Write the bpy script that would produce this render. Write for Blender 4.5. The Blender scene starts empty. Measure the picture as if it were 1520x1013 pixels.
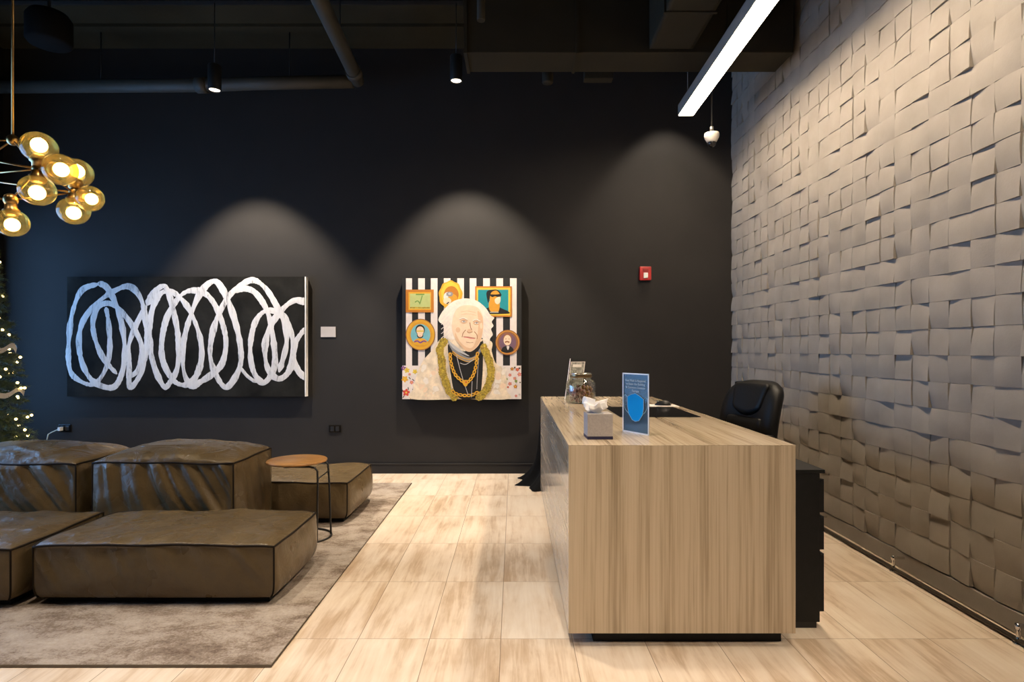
import bpy, bmesh, math, random
from mathutils import Vector, Matrix, noise, Euler
random.seed(7)
PI = math.pi
S = bpy.context.scene
COL = S.collection

# ------------------------------------------------------------------ camera
F, CX, HY, CAMZ = 858.0, 763.0, 520.0, 1.236      # focal length in px of the 1520x1013 frame
cam_d = bpy.data.cameras.new('camera')
cam = bpy.data.objects.new('camera', cam_d); COL.objects.link(cam)
cam.location = (0, 0, CAMZ); cam.rotation_euler = (PI/2, 0, 0)
cam_d.sensor_width = 36.0; cam_d.lens = F/1520*36.0
cam_d.shift_x = -(CX-760)/1520.0; cam_d.shift_y = (HY-506.5)/1520.0
cam_d.clip_start = 0.05
S.camera = cam

def at(px, py, Y):
    """point at distance Y that the frame shows at (px, py)"""
    return Vector(((px-CX)/F*Y, Y, CAMZ-(py-HY)/F*Y))

# ------------------------------------------------------------------ world, exposure, lights
w = bpy.data.worlds.new('sky'); S.world = w; w.use_nodes = True
bg = w.node_tree.nodes['Background']
bg.inputs[0].default_value = (0.22, 0.49, 1.0, 1); bg.inputs[1].default_value = 5.5
S.view_settings.view_transform = 'Standard'; S.view_settings.look = 'None'
S.view_settings.gamma = 1; S.view_settings.exposure = 0.85
S.view_settings.use_curve_mapping = False
S.cycles.use_denoising = True
S.cycles.max_bounces = 8
S.cycles.sample_clamp_indirect = 6

WARM = (1.0, 0.85, 0.68)
def spot(name, loc, power, size, blend, target=None, color=WARM, radius=0.05):
    d = bpy.data.lights.new(name, 'SPOT'); d.energy = power; d.color = color
    d.spot_size = math.radians(size); d.spot_blend = blend; d.shadow_soft_size = radius
    o = bpy.data.objects.new(name, d); COL.objects.link(o); o.location = loc
    t = Vector(target) if target else Vector(loc)-Vector((0, 0, 1))
    o.rotation_euler = (t-Vector(loc)).to_track_quat('-Z', 'Y').to_euler()
    return o
# daylight arrives through the window wall on the left: a portal only guides the sampling of the sky
pd = bpy.data.lights.new('window_portal', 'AREA'); pd.shape = 'RECTANGLE'; pd.size = 3.96; pd.size_y = 2.3
pd.cycles.is_portal = True
po = bpy.data.objects.new('window_portal', pd); COL.objects.link(po)
po.location = (-5.18, 3.68, 1.5); po.rotation_euler = Vector((1, 0, 0)).to_track_quat('-Z', 'Z').to_euler()
# picture spots (the lamps of the pendants over the paintings)
PEND = [(-2.59, 5.0, 3.48), (-0.50, 5.0, 3.56), (1.50, 5.26, 3.93)]
for (x, y, z), p in zip(PEND, (290, 270, 60)):
    spot('pendant_lamp', (x, y, z+0.0), p, 76, 0.45, (x+0.02, y+0.20, z-1), radius=0.04)
# ceiling downlights over the lounge and the aisle, above the top of the frame; last one is a fill added to brighten the desk front
for x, y, p, a, t in ((-3.3, 1.9, 120, 74, None), (-1.8, 2.5, 130, 70, None), (-0.42, 3.0, 135, 62, None), (-0.45, 1.4, 165, 60, None), (-1.6, 0.3, 45, 70, None), (0.40, -0.6, 195, 25, (0.70, 2.4, 0.42))):
    spot('downlight_or_fill_lamp', (x, y, 3.95), p, a, 0.9, t, radius=0.06)

# ------------------------------------------------------------------ helpers
def tag(o, label=None, cat=None, group=None, kind=None):
    if label: o['label'] = label
    if cat: o['category'] = cat
    if group: o['group'] = group
    if kind: o['kind'] = kind
    return o
def empty(name, loc=(0, 0, 0), rz=0, label=None, cat=None, group=None):
    o = bpy.data.objects.new(name, None); COL.objects.link(o)
    o.location = loc; o.rotation_euler = (0, 0, rz); o.empty_display_size = 0.1
    return tag(o, label, cat, group)
def copy_tree(o, parent=None):
    c = o.copy(); COL.objects.link(c)
    if parent: c.parent = parent
    for ch in list(o.children): copy_tree(ch, c)
    return c

class MB:
    def __init__(s): s.bm = bmesh.new(); s.mi = 0
    def face(s, vs, mi=None):
        try:
            f = s.bm.faces.new(vs); f.material_index = s.mi if mi is None else mi; return f
        except ValueError: return None
    def box(s, lo, hi, bev=0.0, seg=2):
        x0, y0, z0 = lo; x1, y1, z1 = hi
        v = [s.bm.verts.new(p) for p in ((x0,y0,z0),(x1,y0,z0),(x1,y1,z0),(x0,y1,z0),(x0,y0,z1),(x1,y0,z1),(x1,y1,z1),(x0,y1,z1))]
        fs = [s.face([v[i] for i in q]) for q in ((3,2,1,0),(4,5,6,7),(0,1,5,4),(1,2,6,5),(2,3,7,6),(3,0,4,7))]
        if bev > 0:
            es = list({e for f in fs for e in f.edges})
            r = bmesh.ops.bevel(s.bm, geom=es, offset=bev, segments=seg, affect='EDGES', profile=0.6)
            for f in r['faces']: f.material_index = s.mi
        return s
    def tube(s, pts, r, n=10, closed=False, caps=True):
        pts = [Vector(p) for p in pts]; m = len(pts); rings = []
        rr = r if isinstance(r, (list, tuple)) else [r]*m
        prev = None
        for i in range(m):
            if closed: t = pts[(i+1) % m]-pts[i-1]
            else: t = pts[min(i+1, m-1)]-pts[max(i-1, 0)]
            t.normalize()
            if prev is None:
                a = Vector((0, 0, 1)) if abs(t.z) < 0.9 else Vector((1, 0, 0))
                u = t.cross(a).normalized()
            else: u = (prev-t*prev.dot(t)).normalized()
            prev = u; b = t.cross(u)
            rings.append([s.bm.verts.new(pts[i]+(u*math.cos(2*PI*k/n)+b*math.sin(2*PI*k/n))*rr[i]) for k in range(n)])
        for i in range(m if closed else m-1):
            A, B = rings[i], rings[(i+1) % m]
            for k in range(n):
                f = s.face((A[k], A[(k+1) % n], B[(k+1) % n], B[k]))
                if f: f.smooth = True
        if not closed and caps:
            s.face(rings[0][::-1]); s.face(rings[-1])
        return s
    def lathe(s, prof, c=(0, 0, 0), n=32, axis=None, smooth=True):
        """prof: list of (r, h) along the axis"""
        c = Vector(c); q = Matrix.Identity(3)
        if axis is not None: q = Vector((0, 0, 1)).rotation_difference(Vector(axis).normalized()).to_matrix()
        rings = []
        for r, h in prof:
            if r < 1e-6: rings.append([s.bm.verts.new(c+q @ Vector((0, 0, h)))])
            else: rings.append([s.bm.verts.new(c+q @ Vector((r*math.cos(2*PI*k/n), r*math.sin(2*PI*k/n), h))) for k in range(n)])
        for A, B in zip(rings, rings[1:]):
            for k in range(n):
                k2 = (k+1) % n
                if len(A) == 1 and len(B) == 1: continue
                if len(A) == 1: f = s.face((A[0], B[k2], B[k]))
                elif len(B) == 1: f = s.face((A[k], A[k2], B[0]))
                else: f = s.face((A[k], A[k2], B[k2], B[k]))
                if f: f.smooth = smooth
        return s
    def sphere(s, c, r, n=20, m=12, sc=(1, 1, 1)):
        c = Vector(c)
        pr = [(r*math.sin(PI*i/m), -r*math.cos(PI*i/m)) for i in range(m+1)]
        pr[0] = (0, -r); pr[-1] = (0, r)
        b0 = len(s.bm.verts); s.lathe(pr, (0, 0, 0), n)
        s.bm.verts.ensure_lookup_table()
        for v in s.bm.verts[b0:]: v.co = c+Vector((v.co.x*sc[0], v.co.y*sc[1], v.co.z*sc[2]))
        return s
    def poly(s, pts, mi=None, t=None):
        """flat polygon; t gives it thickness along +y"""
        v = [s.bm.verts.new(p) for p in pts]
        f = s.face(v, mi)
        if t:
            v2 = [s.bm.verts.new(Vector(p)+Vector((0, t, 0))) for p in pts]; n = len(v)
            s.face(v2[::-1], mi)
            for i in range(n): s.face((v[i], v2[i], v2[(i+1) % n], v[(i+1) % n]), mi)
        return s
    def grid(s, fn, nu, nv, smooth=True, mi=None):
        V = [[s.bm.verts.new(fn(i/nu, j/nv)) for j in range(nv+1)] for i in range(nu+1)]
        for i in range(nu):
            for j in range(nv):
                f = s.face((V[i][j], V[i+1][j], V[i+1][j+1], V[i][j+1]), mi)
                if f: f.smooth = smooth
        return V
    def build(s, name, mats, parent=None, loc=None, recalc=True):
        if recalc: bmesh.ops.recalc_face_normals(s.bm, faces=s.bm.faces[:])
        me = bpy.data.meshes.new(name); s.bm.to_mesh(me); s.bm.free()
        for m in (mats if isinstance(mats, (list, tuple)) else [mats]): me.materials.append(m)
        o = bpy.data.objects.new(name, me); COL.objects.link(o)
        if parent: o.parent = parent
        if loc is not None: o.location = loc
        return o

# ------------------------------------------------------------------ materials
def nt_of(name):
    m = bpy.data.materials.new(name); m.use_nodes = True
    nt = m.node_tree; return m, nt, nt.nodes['Principled BSDF']
def node(nt, t, **kw):
    n = nt.nodes.new(t)
    for k, v in kw.items():
        if isinstance(k, str) and hasattr(n, k): setattr(n, k, v)
    return n
def ramp(nt, fac, stops):
    r = nt.nodes.new('ShaderNodeValToRGB'); e = r.color_ramp.elements
    while len(e) < len(stops): e.new(0.5)
    for el, (p, c) in zip(e, stops): el.position = p; el.color = (*c, 1)
    nt.links.new(fac, r.inputs[0]); return r.outputs[0]
def noise_tex(nt, vec, scale, detail=4, rough=0.55, dist=0.0):
    n = nt.nodes.new('ShaderNodeTexNoise'); n.inputs['Scale'].default_value = scale
    n.inputs['Detail'].default_value = detail; n.inputs['Roughness'].default_value = rough
    n.inputs['Distortion'].default_value = dist
    if vec is not None: nt.links.new(vec, n.inputs['Vector'])
    return n.outputs[0]
def mapping(nt, scale, src='Object', loc=(0, 0, 0)):
    tc = nt.nodes.new('ShaderNodeTexCoord'); mp = nt.nodes.new('ShaderNodeMapping')
    mp.inputs['Scale'].default_value = scale; mp.inputs['Location'].default_value = loc
    nt.links.new(tc.outputs[src], mp.inputs[0]); return mp.outputs[0]
def bump(nt, b, h, strength, dist=0.01):
    n = nt.nodes.new('ShaderNodeBump'); n.inputs['Strength'].default_value = strength
    n.inputs['Distance'].default_value = dist
    nt.links.new(h, n.inputs['Height']); nt.links.new(n.outputs[0], b.inputs['Normal'])
def mat(name, c, rough=0.5, metal=0.0, var=0.12, vscale=8.0, bmp=0.0, bscale=60.0, spec=0.5, stretch=(1, 1, 1)):
    m, nt, b = nt_of(name)
    b.inputs['Roughness'].default_value = rough; b.inputs['Metallic'].default_value = metal
    b.inputs['Specular IOR Level'].default_value = spec
    v = mapping(nt, stretch)
    f = noise_tex(nt, v, vscale)
    lo = tuple(x*(1-var) for x in c); hi = tuple(min(1, x*(1+var)) for x in c)
    nt.links.new(ramp(nt, f, [(0.3, lo), (0.7, hi)]), b.inputs['Base Color'])
    if bmp: bump(nt, b, noise_tex(nt, v, bscale, 6), bmp, 0.004)
    return m
def emis(name, c, s):
    m = bpy.data.materials.new(name); m.use_nodes = True; nt = m.node_tree; nt.nodes.clear()
    e = nt.nodes.new('ShaderNodeEmission'); e.inputs[0].default_value = (*c, 1); e.inputs[1].default_value = s
    o = nt.nodes.new('ShaderNodeOutputMaterial'); nt.links.new(e.outputs[0], o.inputs[0]); return m
def glassy(name, tint, gloss=0.12, frost=0.0, rough=0.03):
    """thin clear sheet or bubble: tinted see-through, fresnel reflection, a little frosting"""
    m = bpy.data.materials.new(name); m.use_nodes = True; nt = m.node_tree; nt.nodes.clear()
    L = nt.links.new
    tr = nt.nodes.new('ShaderNodeBsdfTransparent'); tr.inputs[0].default_value = (*tint, 1)
    gl = nt.nodes.new('ShaderNodeBsdfGlossy'); gl.inputs['Roughness'].default_value = rough
    tl = nt.nodes.new('ShaderNodeBsdfTranslucent'); tl.inputs[0].default_value = (*tint, 1)
    lw = nt.nodes.new('ShaderNodeLayerWeight'); lw.inputs[0].default_value = 0.35
    mu = nt.nodes.new('ShaderNodeMath'); mu.operation = 'MULTIPLY_ADD'; mu.inputs[1].default_value = gloss*2.2; mu.inputs[2].default_value = gloss*0.15
    L(lw.outputs['Fresnel'], mu.inputs[0])
    m1 = nt.nodes.new('ShaderNodeMixShader'); m1.inputs[0].default_value = frost
    L(tr.outputs[0], m1.inputs[1]); L(tl.outputs[0], m1.inputs[2])
    m2 = nt.nodes.new('ShaderNodeMixShader'); L(mu.outputs[0], m2.inputs[0]); L(m1.outputs[0], m2.inputs[1]); L(gl.outputs[0], m2.inputs[2])
    o = nt.nodes.new('ShaderNodeOutputMaterial'); L(m2.outputs[0], o.inputs[0]); return m

M = {}
M['wall'] = mat('charcoal_paint', (0.0245, 0.0228, 0.0215), 0.7, var=0.06, vscale=3, bmp=0.25, bscale=260, spec=0.18)
M['ceiling'] = mat('dark_ceiling_paint', (0.036, 0.031, 0.018), 0.9, var=0.2, vscale=2, bmp=0.3, bscale=40, spec=0.1)
M['duct'] = mat('dark_duct_paint', (0.029, 0.025, 0.016), 0.7, var=0.1, vscale=5, spec=0.2)
M['pipe'] = mat('dark_pipe_paint', (0.052,0.049,0.040), 0.6, var=0.15, vscale=6)
M['black'] = mat('black_metal', (0.012, 0.012, 0.012), 0.45, var=0.1)
M['blackpaint'] = mat('black_cabinet_paint', (0.008, 0.008, 0.008), 0.55, var=0.15, vscale=30, spec=0.3)
M['blackgloss'] = mat('black_gloss', (0.006, 0.006, 0.007), 0.12, var=0.1)
M['blackcloth'] = mat('black_cloth', (0.006, 0.006, 0.006), 0.95, var=0.2, bmp=0.3, bscale=300, spec=0.1)
M['blackleather'] = mat('black_leather', (0.007, 0.007, 0.007), 0.5, var=0.1, bmp=0.2, bscale=150, spec=0.3)
M['chrome'] = mat('chrome', (0.75, 0.74, 0.72), 0.16, 1.0, var=0.03)
M['steel'] = mat('grey_steel', (0.20, 0.19, 0.18), 0.4, 0.7, var=0.1)
M['brass'] = mat('aged_brass', (0.42, 0.26, 0.10), 0.32, 1.0, var=0.15, vscale=20)
M['white'] = mat('white_plastic', (0.75, 0.73, 0.70), 0.4, var=0.03)
M['paper'] = mat('white_paper', (0.82, 0.78, 0.74), 0.8, var=0.05, vscale=15)
M['tissue'] = mat('tissue_paper', (0.88, 0.86, 0.85), 0.9, var=0.04, vscale=20)
M['red'] = mat('red_enamel', (0.42, 0.022, 0.02), 0.35, var=0.05)
M['tilewall'] = mat('grey_plaster_tile', (0.295, 0.265, 0.230), 0.82, var=0.10, vscale=5, bmp=0.15, bscale=90, spec=0.2)
M['concrete'] = mat('wall_backing', (0.10, 0.09, 0.08), 0.9)
M['rail'] = mat('dark_rail', (0.06, 0.05, 0.035), 0.4, 0.6)

# floor: stone tiles 0.305 x 0.61 with streaks along their length
def floor_mat():
    m, nt, b = nt_of('travertine_floor_tile'); L = nt.links.new
    tc = nt.nodes.new('ShaderNodeTexCoord'); sp = nt.nodes.new('ShaderNodeSeparateXYZ'); L(tc.outputs['Object'], sp.inputs[0])
    def mth(op, a, bb=None, c=None):
        n = nt.nodes.new('ShaderNodeMath'); n.operation = op
        for i, x in enumerate((a, bb, c)):
            if x is None: continue
            if isinstance(x, (int, float)): n.inputs[i].default_value = x
            else: L(x, n.inputs[i])
        return n.outputs[0]
    u = mth('DIVIDE', mth('ADD', sp.outputs[0], 0.056+30.5), 0.305)
    v = mth('DIVIDE', mth('ADD', sp.outputs[1], -2.473+61.0), 0.61)
    fu, fv = mth('FLOOR', u), mth('FLOOR', v)
    cu, cv = mth('FRACT', u), mth('FRACT', v)
    cb = nt.nodes.new('ShaderNodeCombineXYZ'); L(fu, cb.inputs[0]); L(fv, cb.inputs[1])
    wn = nt.nodes.new('ShaderNodeTexWhiteNoise'); wn.noise_dimensions = '3D'; L(cb.outputs[0], wn.inputs['Vector'])
    off = nt.nodes.new('ShaderNodeVectorMath'); off.operation = 'MULTIPLY_ADD'
    L(wn.outputs['Color'], off.inputs[0]); off.inputs[1].default_value = (9, 9, 9); L(tc.outputs['Object'], off.inputs[2])
    mp = nt.nodes.new('ShaderNodeMapping'); mp.inputs['Scale'].default_value = (11, 1.1, 1); L(off.outputs[0], mp.inputs[0])
    n1 = noise_tex(nt, mp.outputs[0], 1.6, 6, 0.62, 0.5)
    mp2 = nt.nodes.new('ShaderNodeMapping'); mp2.inputs['Scale'].default_value = (70, 3.0, 1); L(off.outputs[0], mp2.inputs[0])
    n2 = noise_tex(nt, mp2.outputs[0], 1.5, 3)
    mp3 = nt.nodes.new('ShaderNodeMapping'); mp3.inputs['Scale'].default_value = (2.6, 1.5, 1); L(off.outputs[0], mp3.inputs[0])
    n3 = noise_tex(nt, mp3.outputs[0], 1.6, 4)
    s = mth('ADD', mth('ADD', mth('MULTIPLY', n1, 0.50), mth('MULTIPLY', n2, 0.10)), mth('ADD', mth('MULTIPLY', n3, 0.40), mth('MULTIPLY', wn.outputs['Value'], 0.07)))
    col = ramp(nt, s, [(0.38, (0.44, 0.315, 0.205)), (0.455, (0.54, 0.405, 0.28)), (0.525, (0.67, 0.545, 0.415)), (0.64, (0.75, 0.645, 0.52))])
    gu = mth('MINIMUM', cu, mth('SUBTRACT', 1.0, cu)); gv = mth('MINIMUM', cv, mth('SUBTRACT', 1.0, cv))
    g = mth('MINIMUM', mth('DIVIDE', gu, 0.0062), mth('DIVIDE', gv, 0.0028))
    g = mth('MINIMUM', g, 1.0); g = mth('POWER', g, 2.0)
    mx = nt.nodes.new('ShaderNodeMix'); mx.data_type = 'RGBA'
    L(g, mx.inputs[0]); mx.inputs[6].default_value = (0.22, 0.145, 0.085, 1); L(col, mx.inputs[7])
    L(mx.outputs[2], b.inputs['Base Color'])
    b.inputs['Roughness'].default_value = 0.34; b.inputs['Specular IOR Level'].default_value = 0.35
    bump(nt, b, g, 0.3, 0.002)
    return m
M['floor'] = floor_mat()

def stone_mat(name, scale):
    """honed stone with fine parallel veins; scale stretches the veins"""
    m, nt, b = nt_of(name); L = nt.links.new
    v = mapping(nt, scale)
    n1 = noise_tex(nt, v, 1.0, 5, 0.6, 0.2)
    v2 = mapping(nt, tuple(x*9 for x in scale), loc=(3, 1, 2))
    n2 = noise_tex(nt, v2, 1.0, 4, 0.6)
    a = nt.nodes.new('ShaderNodeMath'); a.operation = 'MULTIPLY_ADD'; a.inputs[1].default_value = 0.42
    L(n2, a.inputs[0])
    s2 = nt.nodes.new('ShaderNodeMath'); s2.operation = 'MULTIPLY'; s2.inputs[1].default_value = 0.58; L(n1, s2.inputs[0])
    L(s2.outputs[0], a.inputs[2])
    L(ramp(nt, a.outputs[0], [(0.35, (0.29, 0.22, 0.14)), (0.43, (0.43, 0.335, 0.225)), (0.51, (0.54, 0.435, 0.305)), (0.66, (0.61, 0.50, 0.365))]), b.inputs['Base Color'])
    b.inputs['Roughness'].default_value = 0.16; b.inputs['Specular IOR Level'].default_value = 0.5
    return m
M['stone_v'] = stone_mat('veined_stone_vertical', (12.0, 12.0, 0.20))
M['stone_t'] = stone_mat('veined_stone_top', (11.0, 0.30, 11.0))

def leather_mat():
    m, nt, b = nt_of('brown_leather'); L = nt.links.new
    v = mapping(nt, (1, 1, 1), 'Object')
    n = noise_tex(nt, v, 5, 5, 0.6)
    L(ramp(nt, n, [(0.3, (0.092, 0.062, 0.028)), (0.7, (0.138, 0.096, 0.046))]), b.inputs['Base Color'])
    r = noise_tex(nt, v, 3, 3)
    rr = nt.nodes.new('ShaderNodeMapRange'); rr.inputs[3].default_value = 0.20; rr.inputs[4].default_value = 0.35; L(r, rr.inputs[0])
    L(rr.outputs[0], b.inputs['Roughness'])
    w1 = noise_tex(nt, v, 14, 6, 0.65, 1.2); w2 = noise_tex(nt, v, 160, 3)
    a = nt.nodes.new('ShaderNodeMath'); a.operation = 'MULTIPLY_ADD'; a.inputs[1].default_value = 0.10
    L(w2, a.inputs[0]); L(w1, a.inputs[2])
    bump(nt, b, a.outputs[0], 0.45, 0.012)
    return m
M['leather'] = leather_mat()
M['piping'] = mat('dark_leather_piping', (0.016, 0.011, 0.007), 0.8, var=0.1, spec=0.15)

def rug_mat():
    m, nt, b = nt_of('mottled_rug_pile'); L = nt.links.new
    v = mapping(nt, (1, 1.6, 1)); n = noise_tex(nt, v, 2.9, 10, 0.78, 0.15)
    v2 = mapping(nt, (1, 1, 1), loc=(4, 2, 0)); n2 = noise_tex(nt, v2, 90, 4, 0.7)
    a = nt.nodes.new('ShaderNodeMath'); a.operation = 'MULTIPLY_ADD'; a.inputs[1].default_value = 0.22; L(n2, a.inputs[0])
    q = nt.nodes.new('ShaderNodeMath'); q.operation = 'MULTIPLY'; q.inputs[1].default_value = 0.78; L(n, q.inputs[0]); L(q.outputs[0], a.inputs[2])
    L(ramp(nt, a.outputs[0], [(0.38, (0.125, 0.088, 0.064)), (0.46, (0.22, 0.170, 0.130)), (0.52, (0.34, 0.282, 0.228)), (0.63, (0.45, 0.385, 0.32))]), b.inputs['Base Color'])
    b.inputs['Roughness'].default_value = 0.95; b.inputs['Specular IOR Level'].default_value = 0.1
    bump(nt, b, n2, 0.6, 0.006)
    return m
M['rug'] = rug_mat()
M['wood'] = mat('orange_wood_veneer', (0.42, 0.205, 0.060), 0.35, var=0.25, vscale=3, stretch=(3, 14, 3))
M['bubble'] = glassy('smoked_gold_glass', (0.74, 0.60, 0.27), 0.22, 0.045)
M['clear'] = glassy('clear_glass', (0.93, 0.95, 0.94), 0.2, 0.0)
M['acrylic'] = glassy('clear_acrylic', (0.96, 0.97, 0.97), 0.012, 0.0)
M['bulb'] = emis('warm_bulb', (1.0, 0.78, 0.40), 13)
M['fairy'] = emis('fairy_light_glow', (1.0, 0.70, 0.26), 6)
M['lens'] = emis('spot_lens_glow', (1.0, 0.86, 0.68), 3.0)
M['linear'] = emis('linear_diffuser_glow', (1.0, 0.80, 0.58), 38.0)

# ------------------------------------------------------------------ the room
XL, XR, YB, YR, ZC = -5.12, 2.2, 5.795, -1.6, 4.29
tag(MB().box((XL-0.2, YR-0.2, -0.12), (XR+0.2, YB+0.2, 0)).build('floor', M['floor']), kind='structure')
tag(MB().box((XL-0.2, YR-0.2, ZC), (XR+0.2, YB+0.2, ZC+0.15)).build('ceiling', M['ceiling']), kind='structure')
tag(MB().box((XL-0.2, YB, 0), (XR+0.2, YB+0.15, ZC)).build('wall_back', M['wall']), kind='structure')
tag(MB().box((XL-0.2, YR-0.15, 0), (XR+0.2, YR, ZC)).build('wall_rear', M['wall']), kind='structure')
# left wall with the window opening
wy0, wy1, wz0, wz1 = 1.7, 5.66, 0.35, 2.65
b = MB(); x0, x1 = XL-0.14, XL
b.box((x0, YR, 0), (x1, wy0, ZC)); b.box((x0, wy1, 0), (x1, YB, ZC)); b.box((x0, wy0, 0), (x1, wy1, wz0)); b.box((x0, wy0, wz1), (x1, wy1, ZC))
tag(b.build('wall_left', M['blackpaint']), kind='structure')
win = empty('window_1', (XL-0.07, (wy0+wy1)/2, wz0)); tag(win, kind='structure')
b = MB(); hw = (wy1-wy0)/2; hh = wz1-wz0
for yy in (-hw+0.03, -hw/3, hw/3, hw-0.03): b.box((-0.035, yy-0.03, 0), (0.035, yy+0.03, hh))
for zz in (0.03, hh-0.03): b.box((-0.033, -hw, zz-0.03), (0.033, hw, zz+0.03))
b.build('window_frame', M['black'], win)
MB().box((-0.004, -hw+0.02, 0.02), (0.004, hw-0.02, hh-0.02)).build('window_pane', M['clear'], win)

# baseboard with a thin bead
b = MB(); b.box((XL, YB-0.018, 0), (XR, YB, 0.088), 0.003); b.box((XL, YB-0.022, 0.088), (XR, YB, 0.100), 0.003)
tag(b.build('baseboard_back', M['wall']), kind='structure')

# right wall: square plaster tiles, each a twisted pillow, repeating in blocks
TP = 0.138
def tile_wall():
    rnd = random.Random(21); N = 6
    tile = [[(rnd.uniform(-0.012, 0.012), rnd.gauss(-0.004, 0.005), rnd.uniform(-0.020, 0.020), rnd.uniform(0.004, 0.010)) for _ in range(N)] for _ in range(N)]
    b = MB(); nz = int(math.ceil((ZC-0.105)/TP)); ny = int(math.ceil((YB-YR)/TP)); n = 5
    for iz in range(nz):
        z0 = 0.105+iz*TP; z1 = min(z0+TP, ZC-0.001)
        for iy in range(ny):
            y1 = YB-iy*TP; y0 = max(y1-TP, YR)
            ta, tb_, tt, tg = tile[iz % N][(iy+2*(iz//N)) % N]
            jz = (rnd.random()-0.5)*0.003
            def fn(u, v):
                h = 0.013+ta*(u-0.5)+tb_*(v-0.5)+tt*(u-0.5)*(v-0.5)+tg*(math.sin(PI*u)*0.5+0.5*math.sin(PI*v))+jz
                return Vector((XR-0.004-max(0.001, h), y0+0.0006+u*(y1-y0-0.0012), z0+0.0006+v*(z1-z0-0.0012)))
            V = b.grid(fn, n, n)
            rim = [V[i][0] for i in range(n+1)]+[V[n][j] for j in range(1, n+1)]+[V[i][n] for i in range(n-1, -1, -1)]+[V[0][j] for j in range(n-1, 0, -1)]
            back = [b.bm.verts.new((XR, v.co.y, v.co.z)) for v in rim]
            m_ = len(rim)
            for i in range(m_):
                f = b.face((rim[i], back[i], back[(i+1) % m_], rim[(i+1) % m_])); f.smooth = False
                for e in f.edges: e.smooth = False
    b.mi = 1
    b.box((XR, YR, 0), (XR+0.15, YB, ZC))
    o = b.build('wall_right', [M['tilewall'], M['concrete']], recalc=False)
    return tag(o, kind='structure')
tile_wall()
# plain dark strip under the tiles
b = MB(); b.box((XR-0.020, YR, 0.004), (XR, YB-0.025, 0.098), 0.004); tag(b.build('baseboard_right', M['tilewall']), kind='structure')
# low kick rail on little chrome posts
ra = empty('kick_rail', (XR-0.08, 2.0, 0), label='low dark kick rail on short chrome posts along the foot of the tiled wall', cat='rail')
MB().box((-0.013, -2.2, 0.010), (0.013, 3.5, 0.022), 0.003).build('bar', M['rail'], ra)
for yy in (-1.97, -1.17, -0.37, 0.43, 1.23, 2.03, 2.83):
    pb = MB(); pb.lathe([(0, 0), (0.020, 0), (0.020, 0.006), (0.008, 0.010), (0.008, 0.060), (0.012, 0.062), (0.012, 0.085), (0, 0.088)], (0, yy, 0), 14)
    pb.box((0, yy-0.006, 0.068), (0.062, yy+0.006, 0.080))
    pb.build('post', M['chrome'], ra)

# ------------------------------------------------------------------ overhead: beam, ducts, pipes, conduits
tag(MB().box((XL, 5.40, ZC-0.03), (XR-0.05, YB, ZC)).build('trim_1', M['ceiling']), kind='structure')
d = empty('air_duct', (0.88, 4.55, 3.50), label='dark rectangular air duct running across above the reception desk', cat='duct')
b = MB(); b.box((-1.255, -0.155, 0), (1.245, 0.155, 0.42), 0.004)
for xx in (-1.25, -0.4, 0.75): b.box((xx-0.012, -0.165, -0.008), (xx+0.012, 0.165, 0.43))
b.build('duct_body', M['duct'], d)
for xx in (-1.1, -0.2, 0.9):
    MB().tube([(xx, 0, 0.42), (xx, 0, 0.79)], 0.008, 8).build('hanger', M['black'], d)
d2 = empty('air_duct', (1.19, 3.0, 3.52), label='dark square duct branch running towards the viewer from the crossing duct', cat='duct')
b = MB()
def br(u, v):
    t = v*1.0; y = 1.38-2.9*t; a = 2*PI*u
    return Vector((0.165*max(-1, min(1, 1.5*math.cos(a))), y, 0.2+0.2*max(-1, min(1, 1.5*math.sin(a)))))
b.grid(br, 32, 16)
for yy in (0.9, 0.0, -0.9): b.box((-0.18, yy-0.012, -0.01), (0.18, yy+0.012, 0.41))
b.build('duct_body', M['duct'], d2)
MB().tube([(0, 0, 0.4), (0, 0, 0.77)], 0.008, 8).build('hanger', M['black'], d2)

def pipe(name, pts, r, label, cat='pipe', m='pipe', cuff=None, hang=None):
    e = empty(name, pts[0], label=label, cat=cat); o = Vector(pts[0])
    MB().tube([Vector(p)-o for p in pts], r, 20).build('pipe_run', M[m], e)
    for c in (cuff or []):
        i = Vector(pts[c]); t = (Vector(pts[min(c+1, len(pts)-1)])-Vector(pts[max(c-1, 0)])).normalized()
        MB().tube([i-o-t*0.05, i-o+t*0.05], r*1.18, 20).build('coupling', M[m], e)
    for p in (hang or []):
        MB().tube([Vector(p)-o, Vector((p[0], p[1], ZC))-o], 0.006, 6).build('hanger', M['black'], e)
    return e
pa, pb_ = at(-20, 129, 5.50), at(300, 127, 5.50); pc = at(524, 121, 5.50)
pipe('ceiling_pipe', [pa, pb_, at(380, 124, 5.5), pc], 0.060, 'long dark horizontal pipe high along the charcoal wall', cuff=[1], hang=[at(150, 126, 5.5), at(430, 122, 5.5)])
q0, q1 = at(531, 120, 5.50), at(470, -10, 4.15)
pipe('ceiling_pipe', [q0, q0.lerp(q1, 0.12), q0.lerp(q1, 0.6), q1, Vector((-1.42, 2.5, 3.79))], 0.062, 'dark pipe slanting from the wall pipe end towards the viewer', cuff=[1], hang=[q0.lerp(q1, 0.5)])
pipe('conduit', [(-0.243, 4.25, 4.26), (-0.243, 4.25, 3.66)], 0.030, 'short dark pipe dropping from the ceiling to the duct end', cat='pipe', m='duct', cuff=[0])
g = empty('ceiling_strut', (0, 5.0, ZC), label='thin black strut line crossing the dark ceiling above the pendants', cat='strut')
MB().box((-5.0, -0.03, -0.05), (0.9, 0.03, -0.001)).build('channel', M['black'], g)
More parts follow.
